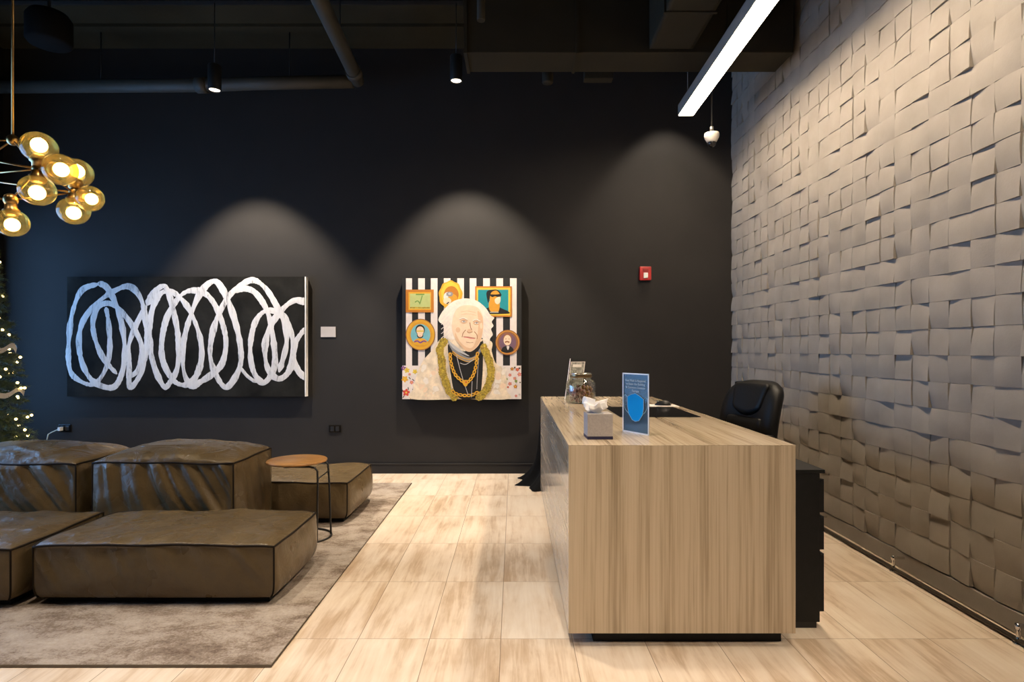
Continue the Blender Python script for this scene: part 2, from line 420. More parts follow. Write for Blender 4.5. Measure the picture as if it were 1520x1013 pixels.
b = MB(); b.lathe([(0, 0), (0.045, 0), (0.05, 0.01), (0.05, 0.10), (0.03, 0.13), (0.012, 0.15), (0.012, 0.62), (0, 0.62)], (0, 0, 0), 18)
jb = b.build('junction_box', M['duct'], loc=at(813, 124, 5.2)); tag(jb, 'small dark round box hanging below the duct near the wall', 'junction box')
b = MB(); b.box((-0.13, -0.05, 0), (0.13, 0.05, 0.09), 0.01); b.tube([(-0.08, 0, 0.09), (-0.08, 0, 0.72)], 0.008, 8); b.tube([(0.08, 0, 0.09), (0.08, 0, 0.72)], 0.008, 8)
tag(b.build('junction_box', M['duct'], loc=at(888, 120, 5.2)), 'wide flat dark box hanging below the duct near the wall', 'junction box')
# round dark hung drum at upper left
b = empty('ceiling_speaker', at(73, 66, 4.6), label='round black drum speaker hanging in the dark upper corner', cat='speaker')
MB().lathe([(0, 0), (0.14, 0), (0.155, 0.02), (0.155, 0.20), (0.13, 0.24), (0, 0.25)], (0, 0, 0), 32).build('housing', M['blackcloth'], b)
MB().tube([(0, 0, 0.25), (0, 0, ZC-at(73, 66, 4.6).z)], 0.012, 8).build('stem', M['black'], b)

# ------------------------------------------------------------------ pendant spots
def pendant(i, loc, label):
    e = empty('pendant_spot', loc, label=label, cat='pendant light', group='cylinder pendant spots')
    MB().lathe([(0.046, 0.004), (0.052, 0), (0.054, 0.004), (0.054, 0.215), (0.050, 0.222), (0, 0.222)], n=32).build('housing', M['black'], e)
    MB().lathe([(0, 0.010), (0.044, 0.010), (0.044, 0.016), (0, 0.016)], n=32).build('lens', M['lens'], e)
    MB().tube([(0, 0, 0.222), (0, 0, ZC-loc[2]-0.03)], 0.004, 8).build('cord', M['black'], e)
    MB().lathe([(0, -0.030), (0.058, -0.030), (0.060, -0.026), (0.060, 0), (0, 0)], (0, 0, ZC-loc[2]-0.0), 24).build('canopy', M['black'], e)
    return e
pl = ['black cylinder pendant spot hanging above the white loops painting', 'black cylinder pendant spot hanging above the striped portrait', 'black cylinder pendant spot tucked behind the duct']
for i, p in enumerate(PEND): pendant(i, (p[0], p[1], p[2]), pl[i])

# ------------------------------------------------------------------ linear pendant light
LZ = 3.30
lx0, ly0 = 1.512, 5.09; lx1, ly1 = 1.478, 1.2
ll = empty('linear_light', (lx0, ly0, LZ), math.atan2(-(lx1-lx0), -(ly1-ly0))*-1, label='long slim black linear pendant light glowing above the desk', cat='linear light')
LEN = math.hypot(lx1-lx0, ly1-ly0)
b = MB(); b.box((-0.068, -LEN, 0.004), (-0.062, 0, 0.095)); b.box((0.062, -LEN, 0.004), (0.068, 0, 0.095)); b.box((-0.068, -LEN, 0.089), (0.068, 0, 0.095)); b.box((-0.068, -0.006, 0.004), (0.068, 0.0, 0.095)); b.box((-0.068, -LEN, 0.004), (0.068, -LEN+0.006, 0.095))
b.build('housing', mat('grey_housing', (0.30, 0.28, 0.25), 0.5), ll)
MB().box((-0.0615, -LEN+0.007, 0.000), (0.0615, -0.007, 0.012)).build('diffuser', M['linear'], ll)
for t in (0.015, 0.45, 0.97):
    MB().tube([(0, -LEN*t, 0.095), (0, -LEN*t, ZC-LZ-0.002)], 0.0035, 6).build('suspension_cable', M['steel'], ll)

# ------------------------------------------------------------------ security camera on a stem
c0 = at(1056.5, 204, 5.0)
sc = empty('security_camera', c0, label='small white dome camera hanging on a thin stem before the wall', cat='security camera')
MB().lathe([(0, 0.045), (0.03, 0.045), (0.060, 0.034), (0.064, 0.014), (0.060, -0.004), (0.044, -0.034), (0.036, -0.045), (0, -0.045)], n=28).build('housing', mat('camera_white', (0.42, 0.40, 0.37), 0.5), sc)
MB().lathe([(0.036, -0.040), (0.036, -0.055), (0.028, -0.075), (0.012, -0.086), (0, -0.088)], n=24).build('dome', M['blackgloss'], sc)
MB().tube([(0, 0, 0.055), (0, 0, 0.09)], 0.016, 12).build('stem_cup', M['steel'], sc)
MB().tube([(0, 0, 0.09), (0, 0, ZC-c0.z)], 0.006, 8).build('stem', M['black'], sc)

# ------------------------------------------------------------------ wall items
c = at(958, 406, 5.76)
e = empty('fire_strobe', (c.x, YB, c.z), label='small red fire alarm strobe on the charcoal wall right of the portrait', cat='fire alarm')
MB().box((-0.058, -0.045, -0.068), (0.058, 0, 0.068), 0.008).build('housing', M['red'], e)
MB().box((-0.022, -0.062, -0.050), (0.022, -0.045, 0.004), 0.006).build('strobe_lens', M['white'], e)
MB().box((-0.030, -0.049, 0.014), (0.030, -0.045, 0.046), 0.003).build('grille', mat('dark_red', (0.25, 0.01, 0.01), 0.5), e)
def outlet(px, py, label):
    c = at(px, py, 5.785)
    e = empty('wall_outlet', (c.x, YB, c.z), label=label, cat='outlet', group='black wall outlets')
    MB().box((-0.060, -0.010, -0.038), (0.060, 0, 0.038), 0.004).build('cover_plate', M['blackgloss'], e)
    for s in (-1, 1):
        f = MB().box((s*0.026-0.017, -0.013, -0.024), (s*0.026+0.017, -0.010, 0.024), 0.003)
        f.build('socket', M['black'], e)
    return e
outlet(497, 637, 'black wall outlet between the two paintings above the baseboard')
outlet(96, 636, 'black wall outlet with a plugged in cable behind the sofa')
# plug and its cable
p0 = at(90, 637, 5.76)
e = empty('power_cable', p0, label='thin pale cable plugged into the outlet behind the sofa', cat='cable')
MB().box((-0.013, -0.025, -0.018), (0.013, 0.016, 0.018), 0.004).build('plug', M['white'], e)
b = MB(); pts = [Vector((-0.014, -0.01, -0.002)), Vector((-0.05, -0.015, -0.02)), Vector((-0.075, -0.02, -0.032)), Vector((-0.10, -0.03, -0.05)), Vector((-0.108, -0.04, -0.12)), Vector((-0.12, -0.03, -0.25)), Vector((-0.16, -0.05, -0.44)), Vector((-0.35, -0.06, -p0.z+0.008))]
b.tube(pts, 0.005, 8); b.build('cable', mat('pale_cable', (0.5, 0.55, 0.48), 0.5), e)
# wall label card between the paintings
c = at(487, 493, 5.785)
e = MB().box((-0.074, -0.008, -0.052), (0.074, 0, 0.052), 0.001).build('wall_card', mat('card_stock', (0.48, 0.44, 0.42), 0.8, var=0.05), loc=(c.x, YB, c.z))
tag(e, 'small blank white card on the wall between the two paintings', 'wall card')

# ------------------------------------------------------------------ painting of white loops
PY = 5.735
def pw(px, py, off=0.0): v = at(px, py, PY); return Vector((v.x, PY-off, v.z))
tl, br_ = pw(99.5, 411), pw(452.5, 589)
e = empty('loops_painting', ((tl.x+br_.x)/2, YB, br_.z), label='wide dark canvas painted with white overlapping brushed loops', cat='painting')
O = Vector((e.location.x, e.location.y, e.location.z))
M['canvas_dark'] = mat('dark_canvas_paint', (0.016, 0.0155, 0.0135), 0.8, var=0.6, vscale=3.5, bmp=0.2, bscale=200, spec=0.06)
M['canvas_edge'] = mat('raw_canvas_edge', (0.82, 0.80, 0.76), 0.85)
b = MB(); b.box((tl.x-O.x, PY-O.y, 0), (br_.x-O.x, -0.004, tl.z-O.z)); b.build('canvas', M['canvas_dark'], e)
b = MB(); b.box((br_.x-O.x, PY-O.y, 0), (br_.x-O.x+0.011, -0.002, tl.z-O.z)); b.build('edge_strip', M['canvas_edge'], e)
def brush_mat():
    m, nt, bs = nt_of('white_brushed_paint'); L = nt.links.new
    n = noise_tex(nt, mapping(nt, (3.2, 1, 0.55)), 8, 9, 0.78, 0.8)
    L(ramp(nt, n, [(0.34, (0.17, 0.165, 0.16)), (0.45, (0.66, 0.64, 0.62)), (0.7, (0.80, 0.78, 0.76))]), bs.inputs['Base Color'])
    bs.inputs['Roughness'].default_value = 0.6; bump(nt, bs, n, 0.4, 0.003); return m
M['brush'] = brush_mat()
def cr(pts, n=10, closed=False):
    out = []; m = len(pts)
    rng = range(m if closed else m-1)
    for i in rng:
        if closed: a, b_, c_, d_ = pts[i-1], pts[i], pts[(i+1) % m], pts[(i+2) % m]
        else: a, b_, c_, d_ = pts[max(i-1, 0)], pts[i], pts[i+1], pts[min(i+2, m-1)]
        for k in range(n):
            t = k/n
            out.append(tuple(0.5*((2*q)+(-p+r)*t+(2*p-5*q+4*r-s)*t*t+(-p+3*q-3*r+s)*t**3) for p, q, r, s in zip(a, b_, c_, d_)))
    if not closed: out.append(tuple(pts[-1]))
    return out
# loop strokes traced in crop pixels (scale 3.62, origin 80,390)
loops = [
 [(240,115),(150,150),(100,270),(80,430),(85,570),(130,630),(210,655),(270,590),(300,480),(295,330),(280,240)],
 [(235,110),(290,140),(350,270),(380,440),(370,580),(320,670),(220,645),(160,560),(135,440),(155,320),(230,220),(330,150),(410,130),(470,200),(495,330),(500,440),(470,590),(410,670),(405,560),(400,460),(440,340),(500,230)],
 [(340,600),(270,520),(225,420),(210,320),(240,240),(300,220),(370,270),(440,370),(475,470),(450,580),(390,620)],
 [(500,230),(540,160),(600,130),(640,250),(668,400),(665,560),(620,650),(590,665),(540,560),(515,430),(525,270),(570,170),(640,160),(720,240),(780,380),(795,500),(770,600),(720,655),(650,640),(590,540),(580,430),(610,290),(680,180),(750,150),(830,180),(890,280),(925,420),(905,540),(850,600),(790,640),(740,660),(700,590),(695,450),(730,300),(790,160),(860,100),(910,150),(960,270),(1000,430),(1000,560),(930,670),(870,600),(840,490),(860,350),(910,230),(970,150),(1060,95),(1130,130),(1190,220),(1240,330),(1250,440),(1210,590)],
 [(960,155),(1030,140),(1090,170),(1150,270),(1180,420),(1185,560),(1130,645),(1075,590),(1055,470),(1075,340),(1120,270),(1180,260),(1250,310),(1285,430),(1270,570),(1210,625),(1150,570),(1135,450),(1165,340),(1230,250),(1290,205),(1335,208),(1360,214)],
 [(1362,352),(1335,375),(1300,430),(1290,510),(1310,575),(1335,605),(1362,625)],
 [(1000,560),(1040,610),(1090,645)],
]
b = MB(); rnd = random.Random(3)
for li, lp in enumerate(loops):
    pts = cr([(80+x/3.62, 390+y/3.62) for x, y in lp], 10)
    base = 5.2 if li in (3, 4, 1) else 4.7
    prev = None; m_ = len(pts); lay = 0.0012+0.0002*li
    for i, (x, y) in enumerate(pts):
        a_ = pts[max(i-1, 0)]; c_ = pts[min(i+1, m_-1)]
        tx, ty = c_[0]-a_[0], c_[1]-a_[1]; l_ = math.hypot(tx, ty) or 1
        wv = base*(0.80+0.42*noise.noise(Vector((x*0.05, y*0.05, li)))+0.16*noise.noise(Vector((i*0.9, li*3.1, 0))))
        wv = max(1.6, wv)*min(1.0, 0.25+0.28*min(i, m_-1-i))
        if li == 6: wv *= 0.6
        nx, ny = -ty/l_, tx/l_
        lift = lay+0.0000012*i
        ring = []
        for s_ in (-1, -0.5, 0, 0.5, 1):
            xx = min(451.8, x+nx*wv*s_); v_ = pw(xx, y+ny*wv*s_, lift+0.0016*(1-s_*s_))-O
            ring.append(b.bm.verts.new(v_))
        if prev:
            for k in range(4):
                f = b.face((prev[k], prev[k+1], ring[k+1], ring[k]))
                if f: f.smooth = True
        prev = ring
b.build('painted_loops', M['brush'], e)

# ------------------------------------------------------------------ striped portrait
PY = 5.705
tl, br_ = pw(597, 413), pw(774, 593)
e = empty('portrait_painting', ((tl.x+br_.x)/2, YB, br_.z), label='square portrait of a white haired man with gold chains on black and white stripes', cat='painting')
O = e.location.copy()
MB().box((tl.x-O.x, PY-O.y, 0), (br_.x-O.x, -0.012, tl.z-O.z)).build('canvas', mat('canvas_black', (0.010, 0.010, 0.010), 0.6), e)
PC = {}
pal = dict(white=(0.86,0.77,0.71), black=(0.010,0.010,0.010), orange=(0.55,0.20,0.02), gold=(0.80,0.42,0.03), green=(0.52,0.58,0.22), dgreen=(0.16,0.30,0.06), teal=(0.01,0.29,0.33), blue=(0.20,0.52,0.58), skin=(0.84,0.55,0.34), skin2=(0.96,0.72,0.50), shade=(0.42,0.20,0.10), tan=(0.72,0.34,0.03), brown=(0.33,0.13,0.05), purple=(0.20,0.11,0.16), hair=(0.93,0.84,0.72), grey=(0.28,0.28,0.29), lgrey=(0.55,0.54,0.53), fur=(0.88,0.73,0.53), olive=(0.45,0.32,0.04), lemon=(0.80,0.58,0.06), pink=(0.75,0.20,0.20), red=(0.72,0.08,0.05), violet=(0.20,0.06,0.30), navy=(0.04,0.03,0.10))
names = list(pal); mats = []
pal = {k: tuple(0.88*x for x in v) for k, v in pal.items()}
for k in names:
    var = {'fur': 0.22, 'olive': 0.55, 'hair': 0.10, 'skin2': 0.06}.get(k, 0.05)
    mats.append(mat('art_'+k, pal[k], 0.55, var=var, vscale={'fur': 16, 'olive': 55}.get(k, 25)))
IX = {k: i for i, k in enumerate(names)}
b = MB(); layer = [0.0006]
def up(): layer[0] += 0.00003
def pg(cname, pts):
    up(); b.poly([pw(x, y, layer[0])-O for x, y in pts], IX[cname])
def rc(cname, x0, y0, x1, y1): pg(cname, [(x0, y0), (x1, y0), (x1, y1), (x0, y1)])
def el(cname, cx, cy, rx, ry=None, n=28, rot=0, wob=0.0):
    ry = ry or rx
    pts = []
    for k in range(n):
        a = 2*PI*k/n; q = 1+wob*math.sin(a*9+cx)
        x, y = rx*q*math.cos(a), ry*q*math.sin(a)
        pts.append((cx+x*math.cos(rot)-y*math.sin(rot), cy+x*math.sin(rot)+y*math.cos(rot)))
    pg(cname, pts)
def sp(cname, pts, n=6): pg(cname, cr(pts, n, True))
def stroke(cname, pts, wd, n=6):
    pts = cr(pts, n); up(); prev = None
    for i, (x, y) in enumerate(pts):
        a_ = pts[max(i-1, 0)]; c_ = pts[min(i+1, len(pts)-1)]
        tx, ty = c_[0]-a_[0], c_[1]-a_[1]; l_ = math.hypot(tx, ty) or 1
        r_ = [b.bm.verts.new(pw(x-ty/l_*wd*s_, y+tx/l_*wd*s_, layer[0])-O) for s_ in (-0.5, 0.5)]
        if prev: b.face((prev[0], prev[1], r_[1], r_[0]), IX[cname])
        prev = r_
def links(pts, r, step, c1='gold', c2='black'):
    pts = cr(pts, 12); acc = 0; last = pts[0]; k = 0
    for i in range(1, len(pts)):
        acc += math.hypot(pts[i][0]-last[0], pts[i][1]-last[1])
        if acc >= step:
            a = math.atan2(pts[i][1]-last[1], pts[i][0]-last[0])
            el(c1, pts[i][0], pts[i][1], r*1.25, r*0.85, 12, a); el(c2, pts[i][0], pts[i][1], r*0.62, r*0.30, 8, a)
            acc = 0; k += 1
        last = pts[i]
for x in (602.6, 620.8, 639.5, 658.8, 678.8, 697.2, 717.2, 736.8, 757.0): 
    rc('white', x, 413.3, x+(9.0 if x < 610 else 9.9), 592.8)
# lower corners: flowered white fabric
for x0, x1 in ((597.2, 640), (724, 773.8)): rc('white', x0, 543, x1, 592.8)
rnd = random.Random(5)
for (x, y, cc, r) in ((599,547,'violet',3.5),(604,550,'lemon',4),(616,552,'lemon',3.5),(601,563,'gold',4.6),(611,568,'pink',2.8),(603,583,'red',5.2),(610,590,'orange',2.6),(608,556,'pink',2),(768,549,'red',2.6),(760,548,'orange',2.6),(771,556,'pink',3),(757,557,'pink',2.4),(764,562,'pink',2.4),(757,570,'pink',2.8),(765,574,'orange',2.8),(754,575,'red',1.6),(749,548,'dgreen',1.8),(752,563,'dgreen',1.8),(766,566,'dgreen',2.2),(772,568,'black',1.2),(764,546,'black',1.5),(771,547,'black',1.5),(766,588,'pink',2),(771,586,'lgrey',1.6),(753,588,'orange',1.4)):
    for k in range(5):
        a = 2*PI*k/5+x
        el(cc, x+math.cos(a)*r*0.6, y+math.sin(a)*r*0.6, r*0.5, r*0.38, 8, a)
    el('lemon' if cc != 'lemon' else 'gold', x, y, r*0.28, r*0.28, 8)
for (x, y, a) in ((596.8,578,1.2),(612,578,0.5),(598,591,-1),(613,585,2.2),(606,575,1.5),(607,560,0.9),(612,563,0.7)):
    stroke('black', [(x, y), (x+4*math.cos(a), y+4*math.sin(a))], 1.1, 2)
# small framed pictures
rc('orange', 602.5, 430.2, 644, 464); rc('gold', 606.5, 434, 640, 460.5); rc('green', 608.5, 436.2, 638.8, 458.6)
rc('dgreen', 617.5, 436.4, 630, 438.4); stroke('dgreen', [(627, 439), (625, 446), (623, 452)], 1.4); stroke('dgreen', [(616, 449), (620, 447), (623, 450)], 1.6); rc('olive', 609, 456, 638, 458.2)
el('gold', 669, 438.5, 17.4, 21.5, 44, wob=0.035); el('lemon', 669, 436, 14, 17, 36, wob=0.03); el('orange', 670, 438, 11, 13); el('white', 664.5, 441, 6, 7); el('tan', 672, 443, 7, 6); el('skin2', 664, 447, 6, 5)
el('grey', 667.5, 437, 5.2, 3.6, 16, wob=0.12); el('lgrey', 667.5, 436.5, 2.2, 1.8, 10)
stroke('black', [(663, 451.5), (666.5, 449)], 1.6, 2)
el('brown', 624.3, 497, 22, 23.4, 40); el('gold', 624.3, 497, 20.8, 22.2, 40); el('tan', 624.3, 497, 17.2, 18.6, 36); el('blue', 624.3, 497, 14.6, 15.6, 36)
sp('gold', [(613, 509), (619, 503), (629, 503), (636, 509), (634, 511.5), (624, 512.6), (615, 511.5)]); stroke('violet', [(615, 508), (620, 506.5), (624, 509), (629, 506.5), (633, 508)], 2.0)
el('black', 623.8, 490, 7.0, 7.8); el('skin2', 623.8, 491.2, 5.6, 6.4); el('black', 623.8, 497.8, 4.8, 4.8); el('skin2', 623.8, 496.2, 4.0, 4.6); stroke('lemon', [(618.6, 491.8), (629, 491.8)], 2.0, 2); stroke('pink', [(622.6, 499.2), (625, 499.2)], 1.0, 2)
rc('orange', 705.3, 425.3, 759.8, 470.6); rc('lemon', 707.6, 427.6, 757.4, 468.4); rc('teal', 709.6, 430.4, 754.6, 466)
sp('black', [(722, 466), (721, 459), (729, 456), (739, 456), (748, 459.5), (754.4, 462.5), (754.4, 466)]); sp('tan', [(727, 447), (726.5, 460), (733, 464), (740, 462.5), (741, 449)]); sp('black', [(722, 436), (724, 432), (730, 430.6), (738, 430.6), (743.5, 436), (742, 441), (728, 442.5), (725, 450), (723, 444)])
sp('tan', [(727.5, 440), (730, 434), (737, 431.8), (742.2, 438), (742.8, 447), (739, 453.5), (732, 453), (727.5, 447)]); sp('skin2', [(735, 444), (742, 441), (742.6, 448), (739, 452), (735, 449.5)]); sp('black', [(727, 437.5), (735, 437.5), (744, 437), (743, 440.4), (738, 441), (735, 440), (730.5, 441.4)])
rc('lgrey', 727, 463.2, 740, 464.4)
el('brown', 753.6, 508.6, 18.2, 18.8, 40); el('tan', 753.6, 508.6, 16.9, 17.4, 40); el('brown', 753.6, 508.6, 15.6, 16.2, 36); el('purple', 753.6, 508.6, 12.6, 13.6, 32)
sp('black', [(744, 521), (747, 515.5), (753, 514), (759, 515), (762.4, 520), (758, 523), (752, 524), (747, 523)]); el('brown', 753.3, 502.6, 6.4, 7); el('skin2', 753.2, 505.4, 5.6, 7.8); stroke('brown', [(749.6, 508.6), (752.6, 507.4), (756.2, 508.6)], 2.1); stroke('shade', [(750, 503.6), (752, 503.4)], 0.9, 2); stroke('shade', [(754.6, 503.6), (756.6, 503.4)], 0.9, 2); sp('white', [(752, 514.5), (756, 514.5), (754, 520)])
# fur coat
sp('fur', [(612, 592.6), (615, 575), (619, 556), (628, 536), (640, 522), (650, 508), (662, 503), (725, 505), (730, 522), (735, 538), (745, 548), (752, 563), (752, 580), (755, 592.6), (690, 592.7)])
rnd = random.Random(11)
for k in range(46):
    x = rnd.choice((rnd.uniform(617, 650), rnd.uniform(728, 750))); y = rnd.uniform(545, 590)
    el(rnd.choice(('fur', 'hair', 'fur', 'skin2', 'hair')), x, min(587, y), rnd.uniform(2.5, 6), rnd.uniform(2, 4.4), 14, rnd.uniform(0, 3), 0.08)
# dark shirt and scarf
sp('black', [(667, 510), (666, 530), (670, 560), (674, 580), (684, 592), (700, 592.6), (712, 588), (716, 560), (717, 530), (716, 507), (690, 522)])
sp('grey', [(663, 503), (672, 514), (684, 525), (697, 531), (707, 526), (716, 510), (715.6, 518), (708, 531), (696, 538), (684, 533), (672, 522)])
sp('lgrey', [(666, 506), (676, 514), (690, 524), (697, 529), (690, 527), (678, 521), (669, 513)])
sp('black', [(690, 519), (697, 524), (706, 520), (716, 506), (716, 511), (708, 523), (698, 529)])
# white hair mass with wisps, then the face
sp('hair', [(651, 474), (656, 464), (660, 459), (668, 451), (678, 445.5), (692, 443.4), (706, 446), (716, 452.5), (723, 460), (728, 468), (733.6, 472), (730, 478), (732.5, 484), (729, 489), (731.5, 497), (727.5, 503), (726, 512), (722, 521), (718, 512), (712, 500), (668, 500), (663, 504), (659, 500), (658.5, 484), (653, 479)])
el('hair', 671, 501.5, 6.5, 3.2, 16)
for k in range(16):
    t = k/15; x = 657+4*math.sin(k*2.1); y = 468+t*34
    stroke('white', [(x+8, y-3), (x+5, y), (x+1.5, y+3)], 0.9, 3)
    x2 = 727+4*math.sin(k*1.7)
    stroke('white', [(x2-8, y-4), (x2-4, y), (x2-1.5, y+3)], 0.9, 3)
sp('skin2', [(676, 462), (684, 455), (697, 453.5), (709, 457), (716, 468), (717.5, 484), (715.5, 500), (711, 512), (703, 520), (697, 522.5), (690, 520), (682, 512), (675, 502), (671, 488), (672, 474)])
sp('skin', [(709, 462), (716, 470), (717, 486), (715, 500), (710, 512), (703, 519.6), (698, 521.5), (705, 510), (709, 495), (710, 478)])
sp('skin', [(676, 494), (682, 506), (690, 514), (698, 517), (706, 514), (702, 519.5), (697, 522), (690, 519.5), (682, 511.5), (676, 502)])
# features: brows, eyes, nose, mouth, folds
el('skin', 688.4, 477.4, 6, 3.6, 16); el('skin', 707.4, 479.6, 5.6, 3.4, 16)
stroke('shade', [(682, 474.9), (688, 473.0), (694, 475.8)], 1.2); stroke('shade', [(702, 477.4), (707, 475.4), (713, 478.3)], 1.2)
stroke('hair', [(682, 474.1), (688, 472.2), (694, 474.8)], 1.4); stroke('hair', [(702, 476.6), (707, 474.6), (713, 477.4)], 1.4)
for ex, ey in ((688.4, 477.6), (707.4, 479.8)):
    el('white', ex, ey, 3.1, 1.3, 14); el('grey', ex+0.3, ey, 1.2, 1.2, 12); stroke('shade', [(ex-3.6, ey-0.3), (ex, ey-1.7), (ex+3.6, ey-0.2)], 0.9, 5); stroke('shade', [(ex-3.2, ey+1.6), (ex, ey+2.4), (ex+3.4, ey+1.5)], 0.5, 5)
stroke('shade', [(697.5, 479), (698.6, 486), (700.5, 490.5)], 1.2); sp('skin', [(693.5, 491), (697, 488.5), (701.5, 491.5), (699, 494), (695.5, 493.6)]); stroke('shade', [(693.4, 492.4), (696.4, 494.4), (701.6, 492.8)], 1.0)
stroke('pink', [(688.5, 500.4), (694, 501.2), (699, 502.2), (705, 502.6)], 1.5); stroke('shade', [(687.5, 500), (694, 500.4), (699.5, 501.4), (706, 502.2)], 0.8)
stroke('shade', [(691.5, 490), (687.5, 495), (686, 501)], 1.1); stroke('shade', [(704, 492.5), (708, 497.5), (708.4, 503.5)], 1.1); stroke('shade', [(692, 508), (697.5, 509), (702.5, 508.6)], 0.7)
stroke('skin', [(684, 463.5), (694, 462), (706, 464.5)], 0.8); stroke('skin', [(685, 467.4), (695, 466.2), (707, 468.6)], 0.7); el('skin', 680, 490, 3.4, 4.0, 14); el('skin2', 714.5, 484, 2.0, 4.6, 12)
# big gold garland
gp = cr([(659, 507), (653, 519), (656, 536), (657, 552), (662, 568), (667, 580), (675, 590)], 5)+cr([(712, 590), (721, 580), (727, 566), (729, 552), (727, 538), (722, 525), (718, 516)], 5)
for k, (x, y) in enumerate(gp):
    el('olive', x, y, 6.2, 5.0, 16, k*0.6, 0.09)
    if k % 2: el('lemon', x+1.2, y-1, 2.6, 1.3, 10, k*0.9)
    el('olive', x-1, y+1.4, 2.8, 1.9, 10, k*0.5)
    stroke('brown', [(x-4.5, y-2+(k % 3)), (x, y+1), (x+4.5, y-1.5)], 0.7, 3)
# chains
links([(668, 520), (670, 540), (676, 556), (684, 564), (692, 568.5), (701, 560), (706, 546), (709, 525)], 3.0, 5.6)
links([(669, 577), (676, 584), (688, 587), (700, 586.5), (710, 582)], 3.0, 5.4)
stroke('gold', [(672, 522), (684, 530), (697, 533.6), (710, 528)], 1.4); stroke('gold', [(671, 524), (684, 533.5), (697, 537), (710, 531)], 0.9)
stroke('lgrey', [(678, 528), (683, 548), (688, 565), (695, 586)], 0.9); stroke('lgrey', [(683, 539), (692, 541), (704, 533)], 0.9); stroke('lgrey', [(711, 532), (709, 555), (708, 578)], 0.7); stroke('lgrey', [(701, 566), (700, 590)], 0.9); stroke('lgrey', [(664.6, 530), (667, 556), (671, 578)], 0.8)
sp('gold', [(687, 565), (695, 565), (694, 572), (691, 574), (688, 571)]); el('red', 692, 567.5, 1.3, 1.3, 8)
b.build('painted_surface', mats, e, recalc=False)

# ------------------------------------------------------------------ rug
rg = empty('area_rug', (-3.0, 3.8, 0), label='large mottled grey brown rug under the leather sofa', cat='rug')
b = MB(); b.box((-2.0, -1.55, 0.001), (2.055, 1.53, 0.012), 0.004); b.build('pile', M['rug'], rg)
b = MB(); b.tube([(-2.0, -1.55, 0.006), (2.055, -1.55, 0.006), (2.055, 1.53, 0.006), (-2.0, 1.53, 0.006)], 0.005, 8, closed=True); b.build('binding', mat('rug_binding', (0.16, 0.13, 0.10), 0.9), rg)
RZ = 0.012

